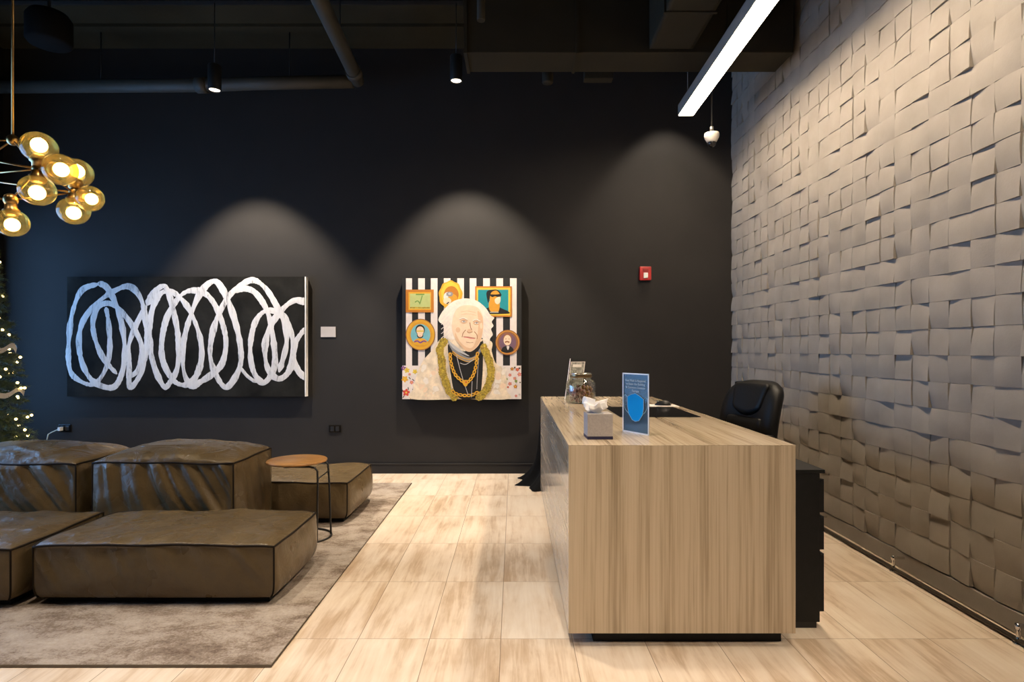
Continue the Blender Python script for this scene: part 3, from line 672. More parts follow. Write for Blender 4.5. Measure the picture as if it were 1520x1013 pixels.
# ------------------------------------------------------------------ leather sofa modules
def sofa_block(name, lo, hi, label, cat, seed, bul=(0.02, 0.02, 0.03), fold=0.004, shear=0.3, foldf=13, group='leather sofa modules', flat=1.0, drape=0.6, n=70):
    lo = Vector(lo); hi = Vector(hi); ctr = (lo+hi)/2; hf = (hi-lo)/2
    e = empty(name, (ctr.x, ctr.y, RZ), label=label, cat=cat, group=group)
    O = Vector((ctr.x, ctr.y, RZ))
    def sm(t): t = max(0.0, min(1.0, t)); return t*t*(3-2*t)
    def disp(u, v, w):
        p = Vector((u*hf.x, v*hf.y, w*hf.z))
        au, av, aw = abs(u), abs(v), abs(w)
        su, sv = (1 if u > 0 else -1), (1 if v > 0 else -1)
        iu, iv, iw = (1-u*u), (1-v*v), (1-w*w)
        ww = 0.55*iw+0.45*iw*(1-0.5*(w+0.2))          # low slung belly on the sides
        p.x += su*au**6*bul[0]*(iv**0.5)*ww; p.y += sv*av**6*bul[1]*(iu**0.5)*ww
        if w > 0: p.z += aw**6*bul[2]*(iu**0.45)*(iv**0.45)*flat
        # the seam dips a little and wanders
        if w > 0: p.z += aw**10*(0.013*noise.noise(Vector((p.x*4.5, p.y*4.5, seed)))-0.006*(au**8*av**8))
        # tuck under at the foot
        if w < 0: k = 1-0.03*aw**6; p.x *= k; p.y *= k
        # soft corners
        k = 1-0.018*(au**6*av**6); p.x *= k; p.y *= k
        X, Y, Z = p.x, p.y, p.z
        # wrinkles on the sides: hanging folds that fan out, and slack drapes below them
        N_ = lambda *a: noise.noise(Vector(a))
        if av > 0.98 and aw < 0.999:
            fan = 0.6*N_(X*1.4, seed, 0)+shear
            sh = X+fan*(Z-hf.z)*1.3
            n1 = N_(sh*foldf, Z*1.1, seed)+0.5*N_(sh*foldf*2.1, Z*1.6, seed+5)
            n2 = N_(X*1.6, (Z+0.9*X*X)*9+X*1.5, seed+9)
            mk = sm((1-au)*8)*sm((1-w)*6+0.25)*sm((w+1)*3)
            hi_ = sm((w+1.0)*0.8)
            p.y += sv*mk*fold*(1.5*n1*(0.35+0.65*hi_)+drape*1.3*n2*(1-0.55*hi_))
        if au > 0.98 and aw < 0.999:
            sh = Y+shear*Z
            n1 = N_(sh*foldf, Z*2.0, seed+31)+0.5*N_(Y*6+Z*9, Z*5, seed+37)
            mk = sm((1-av)*6)*sm((1-w)*5)*sm((w+1)*3)
            p.x += su*mk*fold*0.9*n1
        if w > 0.98:
            mk = sm((1-au)*6)*sm((1-av)*5)
            n1 = N_(X*3+Y*2.2, Y*7-X*2, seed+3)
            r1 = max(0, 1-abs(N_(X*2.4+Y*3, Y*4-X*1.5, seed+17))*8); r2 = max(0, 1-abs(N_(X*3.6-Y*2, Y*6+X*1.2, seed+23))*9)
            p.z += mk*(0.007*n1+0.006*r1+0.004*r2)
            # puckers just behind the front seam
            p.z += 0.006*sm((1-au)*8)*math.exp(-((1-av)*7)**2)*(1-math.exp(-((1-av)*60)**2))*N_(X*17, seed, 1)*(1 if v < 0 else 0.5)
        return p+ctr-O
    b = MB()
    def side(fn): b.grid(fn, n, n)
    R = lambda t: 2*t-1
    side(lambda s, t: disp(R(s), -1, R(t))); side(lambda s, t: disp(-R(s), 1, R(t)))
    side(lambda s, t: disp(1, R(s), R(t))); side(lambda s, t: disp(-1, -R(s), R(t)))
    side(lambda s, t: disp(R(s), R(t), 1)); side(lambda s, t: disp(R(s), -R(t), -1))
    bmesh.ops.remove_doubles(b.bm, verts=b.bm.verts[:], dist=0.0004)
    b.build('cushion_cover', M['leather'], e)
    b = MB(); K = 40; pts = []
    for (ax, ay, bx, by) in ((-1, -1, 1, -1), (1, -1, 1, 1), (1, 1, -1, 1), (-1, 1, -1, -1)):
        pts += [disp(ax+(bx-ax)*i/K, ay+(by-ay)*i/K, 1.0) for i in range(K)]
    b.tube(pts, 0.0055, 8, closed=True)
    for ax, ay in ((-1, -1), (1, -1), (1, 1), (-1, 1)):
        b.tube([disp(ax, ay, -1+2*i/24) for i in range(25)], 0.0042, 8)
    b.build('piping', M['piping'], e)
    b = MB(); b.box((-hf.x+0.05, -hf.y+0.05, 0.0), (hf.x-0.05, hf.y-0.05, lo.z-RZ+0.012)); b.build('plinth', M['blackpaint'], e)
    return e
sofa_block('sofa_module', (-2.315, 2.765, 0.048), (-1.140, 3.36, 0.300), 'low brown leather seat block in front, its whole front face in view', 'sofa', 3.3, bul=(0.034, 0.012, 0.030), fold=0.011, shear=0.5, foldf=9, n=90, drape=0.5)
sofa_block('sofa_module', (-3.52, 2.73, 0.048), (-2.372, 3.36, 0.290), 'low brown leather seat block cut off by the left edge of the photo', 'sofa', 8.1, bul=(0.02, 0.03, 0.035), fold=0.004, shear=0.3, foldf=7)
sofa_block('sofa_module', (-2.530, 3.455, 0.05), (-1.672, 4.00, 0.560), 'tall brown leather backrest cushion beside the round side table', 'sofa', 5.2, bul=(0.028, 0.03, 0.085), fold=0.0175, shear=0.15, foldf=13, drape=1.3, n=100)
sofa_block('sofa_module', (-3.52, 3.455, 0.05), (-2.615, 4.00, 0.555), 'tall brown leather backrest cushion with deep bluish folds near the Christmas tree', 'sofa', 12.7, bul=(0.028, 0.025, 0.085), fold=0.023, shear=0.35, foldf=13, drape=0.5, n=100)
sofa_block('ottoman', (-2.40, 4.07, 0.048), (-1.165, 4.76, 0.300), 'low brown leather ottoman block at the back behind the side table', 'sofa', 2.4, bul=(0.040, 0.02, 0.02), fold=0.007, shear=0.3, foldf=8)

# ------------------------------------------------------------------ round side table
tc_ = (-1.415, 3.77, RZ)
st = empty('side_table', tc_, label='round wooden side table on thin black bent legs between the sofa blocks', cat='side table')
TZ = 0.495
MB().lathe([(0, TZ), (0.180, TZ), (0.187, TZ+0.003), (0.189, TZ+0.008), (0.187, TZ+0.014), (0.184, TZ+0.016), (0, TZ+0.016)], n=64).build('tabletop', M['wood'], st)
MB().lathe([(0, TZ-0.007), (0.150, TZ-0.007), (0.172, TZ-0.001), (0.172, TZ), (0, TZ)], n=48).build('underframe', M['black'], st)
def leg(ax, ay, bx, by):
    pts = [(-0.05, ay*0.9, TZ-0.013), (ax-0.055, ay*0.97, TZ-0.013), (ax-0.02, ay, TZ-0.018), (ax-0.004, ay, TZ-0.040)]
    for t in (0.2, 0.4, 0.6, 0.8, 1): pts.append((ax+(bx-ax)*t, ay+(by-ay)*t, TZ-0.04-(TZ-0.05)*t))
    return MB().tube(pts, 0.0062, 10).build('leg', M['black'], st)
leg(0.172, -0.105, 0.165, -0.105); leg(0.172, 0.105, 0.205, 0.05)
b = MB(); b.tube([(0.04+0.175*math.cos(2*PI*k/40), 0.01+0.165*math.sin(2*PI*k/40), 0.0065) for k in range(40)], 0.0062, 10, closed=True); b.build('floor_ring', M['black'], st)
MB().tube([(0.172, -0.105, TZ-0.088), (0.175, 0.102, TZ-0.078)], 0.0042, 8).build('crossbar', M['black'], st)

# ------------------------------------------------------------------ reception desk
DX0, DX1, DY0, DY1, DZ0, DZ1 = 0.226, 1.168, 2.397, 4.90, 0.060, 0.842
T = 0.035
dk = empty('reception_desk', ((DX0+DX1)/2, (DY0+DY1)/2, 0), label='long block reception desk clad in pale brown veined stone', cat='desk')
O = dk.location.copy()
def dpart(name, lo, hi, m, bev=0.0015): return MB().box(Vector(lo)-O, Vector(hi)-O, bev).build(name, m, dk)
b = MB(); b.box(Vector((DX0+T+0.0006, DY0+T+0.0006, DZ1-T))-O, Vector((DX1, DY1-T-0.0006, DZ1-0.0025))-O); b.box(Vector((DX0, DY0, DZ1-0.0025))-O, Vector((DX1, DY1, DZ1))-O, 0.0008)
b.build('desk_top', M['stone_t'], dk)
dpart('end_panel', (DX0, DY0, DZ0), (DX1, DY0+T, DZ1-0.0028), M['stone_v'])
dpart('end_panel', (DX0, DY1-T, DZ0), (DX1, DY1, DZ1-0.0028), M['stone_v'])
dpart('side_panel', (DX0, DY0+T+0.0006, DZ0), (DX0+T, DY1-T-0.0006, DZ1-0.0028), M['stone_t'])
b = MB()
b.box(Vector((DX0+0.11, DY0+0.055, 0))-O, Vector((DX1-0.035, DY0+0.095, DZ0+0.002))-O); b.box(Vector((DX0+0.11, DY1-0.095, 0))-O, Vector((DX1-0.035, DY1-0.055, DZ0+0.002))-O); b.box(Vector((DX0+0.11, DY0+0.06, 0))-O, Vector((DX0+0.15, DY1-0.06, DZ0+0.002))-O)
b.build('toe_kick', M['blackpaint'], dk)

# things on the desk
mt = empty('desk_pad', (0.86, 3.68, DZ1), label='glossy black desk pad lying on the desk top', cat='desk pad')
MB().box((-0.24, -0.295, 0.0005), (0.235, 0.295, 0.004), 0.001).build('pad', M['blackgloss'], mt)
np_ = empty('notepad', (1.035, 4.06, DZ1), 0.05, label='thin white notepad lying behind the black desk pad', cat='notepad')
MB().box((-0.105, -0.07, 0.0), (0.105, 0.07, 0.006), 0.001).build('pages', M['paper'], np_)
MB().box((-0.105, 0.06, 0.006), (0.105, 0.07, 0.0075)).build('binding', M['lgrey'] if 'lgrey' in M else M['white'], np_)
ms = empty('computer_mouse', (1.045, 4.06, DZ1+0.006), 1.2, label='black computer mouse resting on the white notepad', cat='mouse')
b = MB()
def mfn(u, v):
    a = 2*PI*u; t = PI/2*v
    r = math.cos(t); return Vector((0.032*r*math.cos(a), 0.056*r*math.sin(a), 0.001+0.034*math.sin(t)*(1-0.25*math.sin(a)*r)))
b.grid(mfn, 24, 8); b.build('shell', M['black'], ms)
MB().tube([(0, 0.028, 0.030), (0, 0.042, 0.024)], 0.004, 8).build('wheel', M['steel'], ms)
# tissue box
tb = empty('tissue_box', at(890, 653.5, 2.54+0.055)+Vector((0.0, 0.0, 0)), 0.03, label='square grey tissue box with a white tissue puffing out', cat='tissue box')
tb.location = (0.378, 2.602, DZ1)
M['boxgrey'] = mat('grey_box_print', (0.40, 0.365, 0.35), 0.7, var=0.10, vscale=120)
b = MB(); b.box((-0.056, -0.056, 0.013), (0.056, 0.056, 0.112), 0.001); b.build('carton', M['boxgrey'], tb)
MB().box((-0.0565, -0.0565, 0.0), (0.0565, 0.0565, 0.0135), 0.001).build('base_band', mat('navy_band', (0.018, 0.016, 0.055), 0.6), tb)
MB().lathe([(0, 0.1122), (0.034, 0.1122), (0.034, 0.1128), (0, 0.1128)], n=24).build('opening', mat('opening_film', (0.5, 0.5, 0.52), 0.3), tb)
b = MB()
def tfn(u, v):
    a = 2*PI*u
    fold = 1+0.30*math.sin(3*a+0.5)*v+0.16*math.sin(7*a+2+3*v)+0.10*math.sin(11*a)
    r = (0.018+0.038*min(1, v*2.2)-0.010*v)*fold*(1 if v < 0.93 else (1-v)/0.07)
    top = 0.043+0.014*math.sin(2*a+2.4)+0.014*math.sin(3*a+0.4)+0.008*math.sin(8*a)
    h = 0.112+top*v**0.8
    if v > 0.93: h -= 0.018*(v-0.93)/0.07
    return Vector((r*math.cos(a)-0.012, r*math.sin(a)*0.75, h))
b.grid(tfn, 72, 24); b.build('tissue', M['tissue'], tb)
# acrylic sign with a face mask
A_, B_ = at(925, 640, 2.817), at(964, 647, 2.66)
ang = math.atan2(B_.y-A_.y, B_.x-A_.x); SW = math.hypot(B_.x-A_.x, B_.y-A_.y); SH = 0.284
sg = empty('mask_sign', ((A_.x+B_.x)/2, (A_.y+B_.y)/2, DZ1), ang, label='upright acrylic sign with a blue face mask on a slate poster', cat='sign')
b = MB(); b.box((-SW/2, -0.003, 0), (SW/2, 0.0, SH), 0.0008); b.box((-SW/2, 0.0022, 0), (SW/2, 0.0045, SH), 0.0008); b.box((-SW/2, 0.0, 0), (SW/2, 0.06, 0.003))
b.build('holder', M['acrylic'], sg)
M['edge'] = mat('bright_acrylic_edge', (0.86, 0.86, 0.86), 0.3)
b = MB(); ew = 0.006
b.box((-SW/2, -0.0042, 0), (-SW/2+ew, -0.003, SH)); b.box((SW/2-ew, -0.0042, 0), (SW/2, -0.003, SH)); b.box((-SW/2, -0.0042, SH-ew), (SW/2, -0.003, SH)); b.box((-SW/2, -0.0042, 0), (SW/2, -0.003, ew)); b.build('rim', M['edge'], sg)
MB().box((-SW/2+0.004, 0.0002, 0.004), (SW/2-0.004, 0.0018, SH-0.004)).build('poster', mat('slate_poster', (0.070, 0.105, 0.135), 0.8, var=0.15, vscale=6, spec=0.1), sg)
def ff(x, z): return Vector((x, -0.0034, z))
mk = [(-0.056, 0.170), (-0.028, 0.183), (0.000, 0.189), (0.030, 0.178), (0.056, 0.165), (0.056, 0.12), (0.050, 0.092), (0.025, 0.062), (0.0, 0.056), (-0.022, 0.062), (-0.046, 0.088), (-0.054, 0.12)]
b = MB(); b.poly([Vector((x, -0.0036, z)) for x, z in mk]); 
b.build('mask_print', mat('mask_blue', (0.005, 0.30, 0.75), 0.8, var=0.05, spec=0.1), sg)
b = MB(); b.tube([Vector((x, -0.0037, z)) for x, z in mk], 0.0011, 6, closed=True)
b.tube([Vector((x, -0.0037, z)) for x, z in cr([(-0.056, 0.168), (-0.070, 0.178), (-0.080, 0.168), (-0.080, 0.13), (-0.068, 0.105), (-0.048, 0.092)], 5)], 0.0009, 6); b.tube([Vector((x, -0.0037, z)) for x, z in cr([(0.056, 0.163), (0.070, 0.174), (0.080, 0.165), (0.080, 0.13), (0.066, 0.105), (0.050, 0.094)], 5)], 0.0009, 6)
b.build('mask_outline', mat('mask_line', (0.30, 0.52, 0.66), 0.5), sg)
M['ink'] = mat('sign_lettering', (0.55, 0.60, 0.63), 0.6, var=0.02)
def text(body, size, loc, parent, m, name='lettering', rot=(PI/2, 0, 0), align='CENTER'):
    c = bpy.data.curves.new(name, 'FONT'); c.body = body; c.size = size; c.align_x = align; c.extrude = 0.0002
    o = bpy.data.objects.new(name, c); COL.objects.link(o); c.materials.append(m); o.parent = parent
    me = bpy.data.meshes.new_from_object(o); bpy.data.objects.remove(o); bpy.data.curves.remove(c)
    o = bpy.data.objects.new(name, me); COL.objects.link(o); o.parent = parent
    o.location = loc; o.rotation_euler = rot; return o
for i, ln in enumerate(('Face Mask Is Required', 'to Enter the Building', '& Common Outdoor', 'Terrace')):
    text(ln, 0.0155, (0, -0.0036, 0.244-i*0.0165), sg, M['ink'])
# jar of sweets
jc = (0.497, 4.30, DZ1)
jr = empty('sweet_jar', jc, label='clear glass jar with a metal lid holding wrapped sweets', cat='jar')
prof = [(0, 0.002), (0.100, 0.002), (0.110, 0.012), (0.110, 0.150), (0.098, 0.168), (0.078, 0.180), (0.076, 0.192)]
inner = [(0.073, 0.192), (0.075, 0.178), (0.095, 0.165), (0.107, 0.150), (0.107, 0.014), (0.092, 0.006), (0, 0.006)]
MB().lathe(prof+inner, n=40).build('glass', M['clear'], jr)
lb = MB(); lb.lathe([(0, 0.225), (0.074, 0.224), (0.081, 0.219), (0.082, 0.196), (0.079, 0.192), (0, 0.193)], n=40); lid = lb.build('lid', mat('bronze_lid', (0.30, 0.21, 0.11), 0.28, 0.9, var=0.3, vscale=14), jr)
b = MB(); b.lathe([(0.083, 0.215), (0.085, 0.217), (0.085, 0.221), (0.080, 0.224)], n=40); b.build('rim_band', M['chrome'], lid)
rnd = random.Random(9); b = MB()
cm = [mat('wrapper_pink', (0.50, 0.24, 0.20), 0.3), mat('wrapper_gold', (0.48, 0.26, 0.05), 0.25, 0.6), mat('wrapper_pale', (0.66, 0.48, 0.42), 0.35), mat('wrapper_brown', (0.16, 0.06, 0.03), 0.4)]
for k in range(260):
    hz = 0.018+0.105*(k/260.0)+rnd.uniform(-0.004, 0.004)
    rr = 0.090*math.sqrt(rnd.random()); a = rnd.uniform(0, 2*PI)
    x, y = rr*math.cos(a), rr*math.sin(a)
    if hz > 0.10 and x < -0.02: hz -= 0.02
    b.mi = (1 if (x > -0.01 and rnd.random() < 0.55) else rnd.choice((0, 0, 2, 3, 2, 0)))
    b0 = len(b.bm.verts); b.sphere((0, 0, 0), 0.0095, 8, 5, (1.5, 0.9, 0.75)); b.bm.verts.ensure_lookup_table()
    R_ = Euler((rnd.uniform(0, 3), rnd.uniform(0, 3), rnd.uniform(0, 3))).to_matrix()
    for v in b.bm.verts[b0:]: v.co = R_ @ v.co+Vector((x, y, hz))
    nf = 8*5
    b.bm.faces.ensure_lookup_table()
    for f in b.bm.faces[-nf:]: f.material_index = b.mi
swt = b.build('wrapped_sweets', cm, loc=jc); tag(swt, 'pink and gold wrapped sweets heaped inside the glass jar', 'sweets', kind='stuff')
# leaning acrylic leaflet frame behind the jar
lf = empty('leaflet_stand', (0.475, 4.62, DZ1), 0.35, label='leaning clear leaflet stand behind the sweet jar', cat='leaflet stand')
b = MB()
def lean(x, z, off=0): return Vector((x+0.085*(z/0.32), 0.08*(z/0.32)-off, z))
def slab(x0, z0, x1, z1, off, t):
    v = [lean(x0, z0, off), lean(x1, z0, off), lean(x1, z1, off), lean(x0, z1, off)]; v2 = [p+Vector((0, t, 0)) for p in v]
    V = [b.bm.verts.new(p) for p in v+v2]
    for q in ((0,1,2,3),(7,6,5,4),(0,4,5,1),(1,5,6,2),(2,6,7,3),(3,7,4,0)): b.face([V[i] for i in q])
slab(-0.075, 0.003, 0.075, 0.325, 0, 0.005); b.box((-0.075, -0.01, 0.0), (0.075, 0.15, 0.004)); b.build('holder', M['acrylic'], lf)
b = MB()
slab(-0.064, 0.02, 0.060, 0.295, 0.0012, 0.001); b.build('leaflet', mat('leaflet_print', (0.30, 0.30, 0.27), 0.5, var=0.7, vscale=45), lf)
b = MB(); slab(-0.066, 0.02, -0.061, 0.30, 0.0024, 0.001); slab(0.058, 0.02, 0.063, 0.30, 0.0024, 0.001); slab(-0.066, 0.295, 0.063, 0.30, 0.0024, 0.001); slab(-0.076, 0.003, -0.0735, 0.325, 0.003, 0.008); slab(-0.045, 0.255, 0.035, 0.278, 0.0024, 0.001); b.build('white_border', M['paper'], lf)

# ------------------------------------------------------------------ drawer pedestal under the desk, drawers facing the wall
fc = empty('file_cabinet', (1.10, 2.77, 0), label='black drawer pedestal standing against the near end of the desk', cat='cabinet')
MB().box((-0.29, -0.21, 0.03), (0.255, 0.21, 0.690), 0.003).build('body', M['blackpaint'], fc)
MB().box((-0.28, -0.20, 0.0), (0.245, 0.20, 0.03)).build('plinth', M['black'], fc)
MB().box((-0.292, -0.212, 0.690), (0.277, 0.212, 0.706), 0.002).build('top_board', M['blackpaint'], fc)
for z0, z1 in ((0.515, 0.655), (0.350, 0.490), (0.075, 0.325)):
    dr = MB().box((0.255, -0.205, z0), (0.276, 0.205, z1), 0.002).build('drawer', M['blackpaint'], fc)
    MB().box((0.262, -0.205, z1), (0.276, 0.205, z1+0.008), 0.002).build('handle', M['black'], dr)

# ------------------------------------------------------------------ executive chair
ch = empty('office_chair', (1.385, 3.86, 0), math.atan2(-0.30, -0.95)+PI/2, label='black leather executive chair behind the reception desk', cat='chair')
# local: faces -y, back at +y
def pad(b, fn, th, nu=24, nv=24):
    """cushioned slab: fn(u,v)->(pos, normal); rounded edges"""
    def front(u, v):
        p, n_ = fn(u, v); k = (min(1, 8*u*(1-u)+0.0))*(min(1, 8*v*(1-v)))
        return p+n_*th*0.5*math.sqrt(max(0, k))
    def back(u, v):
        p, n_ = fn(u, v); k = (min(1, 8*u*(1-u)))*(min(1, 8*v*(1-v)))
        return p-n_*th*0.5*math.sqrt(max(0, k))
    b.grid(front, nu, nv); b.grid(back, nu, nv)
    bmesh.ops.remove_doubles(b.bm, verts=b.bm.verts[:], dist=0.0002)
def backfn(u, v):
    wd = 0.272*(1-0.03*v**4)*(0.92+0.08*math.sin(PI*v)); x = (2*u-1)*wd
    z = 0.47+0.56*v - 0.020*abs(2*u-1)**4*v**6*3
    y = 0.235+0.10*v+0.035*math.sin(PI*v)*-1 - 0.05*(abs(2*u-1)**2.2)
    return Vector((x, y, z)), Vector((0, -1, 0.15)).normalized()
b = MB(); pad(b, backfn, 0.125); b.build('backrest', M['blackleather'], ch)
def headfn(u, v):
    wd = 0.17*(0.75+0.25*v); x = (2*u-1)*wd; p, n_ = backfn(0.5+x/0.49, 0.66+0.31*v-0.10*(1-v)*(1-(2*u-1)**2)); return p+n_*0.062, n_
b = MB(); pad(b, headfn, 0.042, 18, 12); b.build('headrest_pad', M['blackleather'], ch)
def lumfn(u, v):
    x = (2*u-1)*0.155; p, n_ = backfn(0.5+x/0.49, 0.06+0.50*v); return p+n_*0.060, n_
b = MB(); pad(b, lumfn, 0.036, 18, 14); b.build('lumbar_pad', M['blackleather'], ch)
def seatfn(u, v):
    return Vector(((2*u-1)*0.255*(1-0.08*(1-v)), 0.25-0.53*(1-v), 0.455+0.03*(abs(2*u-1)**3)-0.03*(1-v)**6)), Vector((0, 0, 1))
b = MB(); pad(b, seatfn, 0.11); b.build('seat', M['blackleather'], ch)
for s in (-1, 1):
    b = MB(); b.tube(cr([(s*0.255, 0.16, 0.45), (s*0.305, 0.17, 0.52), (s*0.31, 0.15, 0.64), (s*0.305, 0.0, 0.665), (s*0.30, -0.14, 0.65), (s*0.30, -0.20, 0.56), (s*0.26, -0.14, 0.43)], 6), 0.020, 10); ar = b.build('armrest', M['black'], ch)
    b = MB(); b.box((s*0.307-0.032, -0.17, 0.665), (s*0.307+0.032, 0.14, 0.705), 0.016, 3); b.build('arm_pad', M['blackleather'], ar)
MB().lathe([(0, 0.10), (0.030, 0.10), (0.030, 0.25), (0.018, 0.26), (0.018, 0.39), (0.09, 0.40), (0.09, 0.41), (0, 0.41)], n=20).build('gas_column', M['black'], ch)
b = MB()
for k in range(5):
    a = 2*PI*k/5+0.3; b.tube([(0.02*math.cos(a), 0.02*math.sin(a), 0.125), (0.16*math.cos(a), 0.16*math.sin(a), 0.11), (0.29*math.cos(a), 0.29*math.sin(a), 0.075)], [0.03, 0.024, 0.016], 10)
b.build('star_base', M['black'], ch)
for k in range(5):
    a = 2*PI*k/5+0.3; cx, cy = 0.29*math.cos(a), 0.29*math.sin(a); t = Vector((-math.sin(a), math.cos(a), 0))
    b = MB()
    for s in (-1, 1): b.lathe([(0, -0.009), (0.024, -0.009), (0.027, 0), (0.024, 0.009), (0, 0.009)], Vector((cx, cy, 0.0275))+t*0.014*s, 16, axis=t)
    b.tube([(cx, cy, 0.03), (cx, cy, 0.085)], 0.007, 8); b.build('caster', M['black'], ch)

# ------------------------------------------------------------------ black cloth heap behind the desk end
cl = MB()
def clfn(u, v):
    a = 2*PI*u; z = 0.74*(1-v)
    base = 0.17+0.03*v+0.17*v**7
    fold = 1+(0.05+0.10*v)*math.sin(9*a+1.0+2*v)+0.06*v*math.sin(17*a)+0.10*v**6*noise.noise(Vector((math.cos(a)*3, math.sin(a)*3, 1)))
    r = base*fold*min(1, (v*6)**0.5+0.02)
    return Vector((r*math.cos(a), r*math.sin(a), z+0.003+0.006*math.sin(9*a)*v*v if v < 1 else 0.003))
cl.grid(clfn, 90, 40)
tag(cl.build('draped_cloth', M['blackcloth'], loc=(0.42, 5.38, 0)), 'black cloth draped to the floor behind the far end of the desk', 'cloth')

# ------------------------------------------------------------------ bubble chandelier
N0 = at(19, 208, 3.2)
cd = empty('bubble_chandelier', N0, label='brass branching chandelier with round smoky gold glass globes', cat='chandelier')
def L_(p): return Vector(p)-N0
N1, N2, N3 = at(57.5, 251, 3.0), at(110, 286, 3.25), at(16, 297, 2.95)
N4, N5, N6 = at(-70, 210, 3.3), at(-60, 262, 3.6), at(-45, 290, 3.0)
rods = [(N0, N1), (N0, N4), (N0, N5), (N1, N2), (N1, N3), (N1, at(-70, 228, 3.25)), (N1, N5), (N2, N3), (N3, N6), (N2, N5)]
for p, q in rods: MB().tube([L_(p), L_(q)], 0.0048, 8).build('arm', M['brass'], cd)
MB().tube([(0, 0, 0), (0, 0, ZC-N0.z)], 0.0065, 10).build('stem', M['brass'], cd)
MB().lathe([(0, -0.03), (0.06, -0.03), (0.065, -0.02), (0.065, 0), (0, 0)], (0, 0, ZC-N0.z), 24).build('canopy', M['brass'], cd)
for n_, r in ((N0, 0.029), (N1, 0.030), (N2, 0.026), (N3, 0.032), (N4, 0.03), (N5, 0.03), (N6, 0.03)):
    MB().sphere(L_(n_), r, 20, 12, (1, 1, 1.05)).build('node', M['brass'], cd)
def globe(node, ctr, r):
    c = L_(ctr); n_ = L_(node); ax = (c-n_).normalized()
    m = 16; pr = [(r*math.sin(PI*i/m), -r*0.93*math.cos(PI*i/m)) for i in range(2, m)]+[(0, r*0.93)]
    g = MB().lathe(pr, c, 36, axis=ax).build('globe', M['bubble'], cd)
    s = MB(); s.lathe([(0, -0.02), (0.030*r/0.085, -0.02), (0.032*r/0.085, 0.0), (0.042*r/0.085, r*0.10), (0.036*r/0.085, r*0.40), (0.026*r/0.085, r*0.52), (0, r*0.52)], c-ax*r*0.98, 22, axis=ax); s.build('socket', M['brass'], g)
    MB().tube([n_, c-ax*r*0.93], 0.010, 10).build('neck', M['brass'], g)
    b = MB(); b.sphere(c+ax*r*0.14, r*0.44, 18, 12); b.build('bulb', M['bulb'], g)
    return g
globe(N1, at(58, 219, 3.0), 0.083); globe(N1, at(55.5, 283, 3.0), 0.083)
globe(N1, at(89.5, 252, 2.86), 0.076)
globe(N2, at(114, 257, 3.28), 0.083); globe(N2, at(109.5, 313.5, 3.25), 0.080); globe(N2, at(134, 295, 3.22), 0.070)
globe(N3, at(18, 331, 2.95), 0.074)
globe(N4, at(-98, 205, 3.3), 0.083); globe(N5, at(-60, 302, 3.6), 0.083); globe(N6, at(-50, 326, 3.0), 0.083)

# ------------------------------------------------------------------ Christmas tree
tx, ty = -4.61, 4.95
ct = empty('christmas_tree', (tx, ty, RZ+0.0005), label='lit green Christmas tree peeping in behind the sofa', cat='Christmas tree')
H = 2.75
MB().tube([(0, 0, 0.0), (0, 0, H-0.2)], [0.05, 0.012], 12).build('trunk', mat('bark', (0.06, 0.035, 0.02), 0.9), ct)
MB().lathe([(0, 0), (0.20, 0), (0.21, 0.02), (0.08, 0.06), (0.07, 0.16), (0, 0.16)], n=24).build('stand', M['black'], ct)
rnd = random.Random(4); b = MB(); tips = []
def needles(p0, p1, n, l):
    d = (p1-p0); dn = d.normalized()
    s1 = dn.cross(Vector((0.1, 0.2, 1))).normalized(); s2 = dn.cross(s1)
    for k in range(n):
        t = (k+rnd.random())/n; p = p0+d*t; a = rnd.uniform(0, 2*PI)
        q = (s1*math.cos(a)+s2*math.sin(a)+dn*0.7).normalized()*l*rnd.uniform(0.7, 1.2); wv = dn.cross(q).normalized()*0.0034
        b.face([b.bm.verts.new(p-wv), b.bm.verts.new(p+wv), b.bm.verts.new(p+q)])
z = 0.22
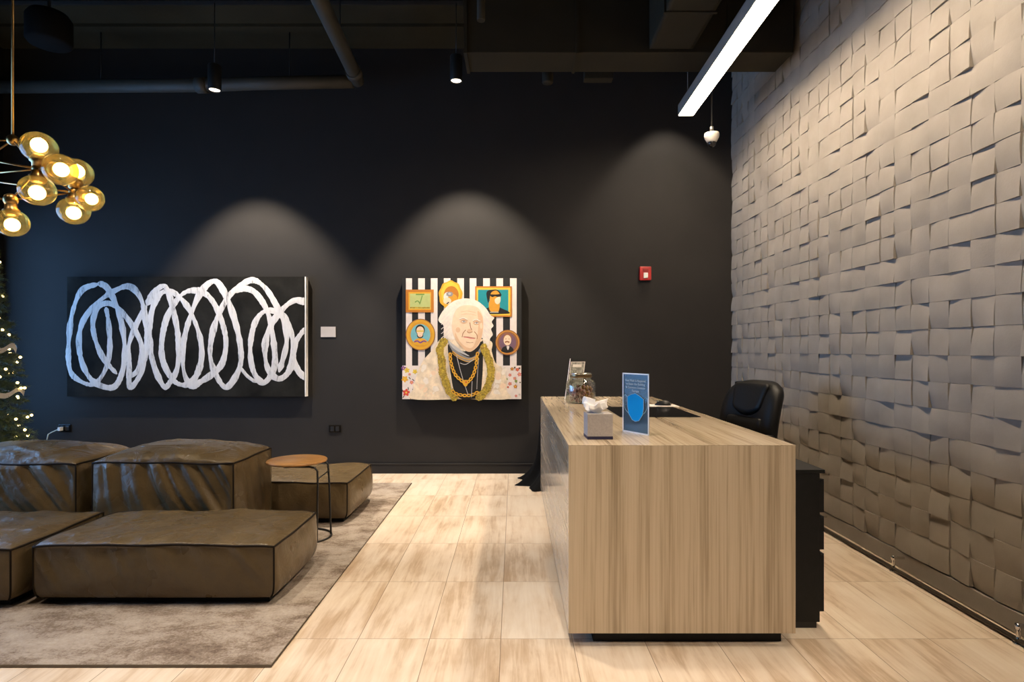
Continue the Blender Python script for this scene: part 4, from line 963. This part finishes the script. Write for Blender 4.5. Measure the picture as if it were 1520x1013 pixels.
while z < H-0.05:
    R0 = 0.43*(1-(z/H))**0.9+0.03; nb = max(4, int(26*R0/0.5)+3); a0 = rnd.uniform(0, 6)
    for k in range(nb):
        a = a0+2*PI*k/nb+rnd.uniform(-0.15, 0.15); r = R0*rnd.uniform(0.80, 1.04); zz = z+rnd.uniform(-0.04, 0.04)
        p0 = Vector((0.03*math.cos(a), 0.03*math.sin(a), zz+0.05)); p1 = Vector((r*math.cos(a), r*math.sin(a), zz-0.12*r/0.5))
        needles(p0.lerp(p1, 0.25), p1, int(20+70*r), 0.042); tips.append(p1)
        for s in (-1, 1):
            for t in (0.55, 0.8):
                q0 = p0.lerp(p1, t); q1 = q0+Vector((math.cos(a+s*0.8), math.sin(a+s*0.8), -0.15))*r*0.32
                needles(q0, q1, 20, 0.036); tips.append(q1)
    z += 0.085
fo = b.build('foliage', mat('green_needles', (0.060, 0.085, 0.028), 0.6, var=0.4, vscale=12), ct, recalc=False); tag(fo, kind='stuff')
vis = [p for p in tips if p.x > 0.02 and p.y < 0.35*1 and p.z < 2.2]
rnd.shuffle(vis)
fm = None
for p in vis[:64]:
    q = p+Vector((0.012, -0.02, 0.006))
    if fm is None:
        fm = MB().sphere((0, 0, 0), 0.0105, 10, 8).build('fairy_light', M['fairy'], ct, loc=q)
    else:
        o = fm.copy(); COL.objects.link(o); o.parent = ct; o.location = q
b = MB()
for z0 in (0.86, 1.24):
    pts = []
    for k in range(60):
        a = 2*PI*k/59; rr = (0.43*(1-z0/H)**0.9+0.03)*0.93
        pts.append((rr*math.cos(a), rr*math.sin(a), z0+0.025*math.sin(7*a)))
    for (p, q) in zip(pts, pts[1:]):
        b.face([b.bm.verts.new((p[0], p[1], p[2]-0.022)), b.bm.verts.new((q[0], q[1], q[2]-0.022)), b.bm.verts.new((q[0]*1.03, q[1]*1.03, q[2]+0.022)), b.bm.verts.new((p[0]*1.03, p[1]*1.03, p[2]+0.022))])
bmesh.ops.remove_doubles(b.bm, verts=b.bm.verts[:], dist=0.0005)
b.build('ribbon', mat('cream_ribbon', (0.60, 0.56, 0.48), 0.6), ct)
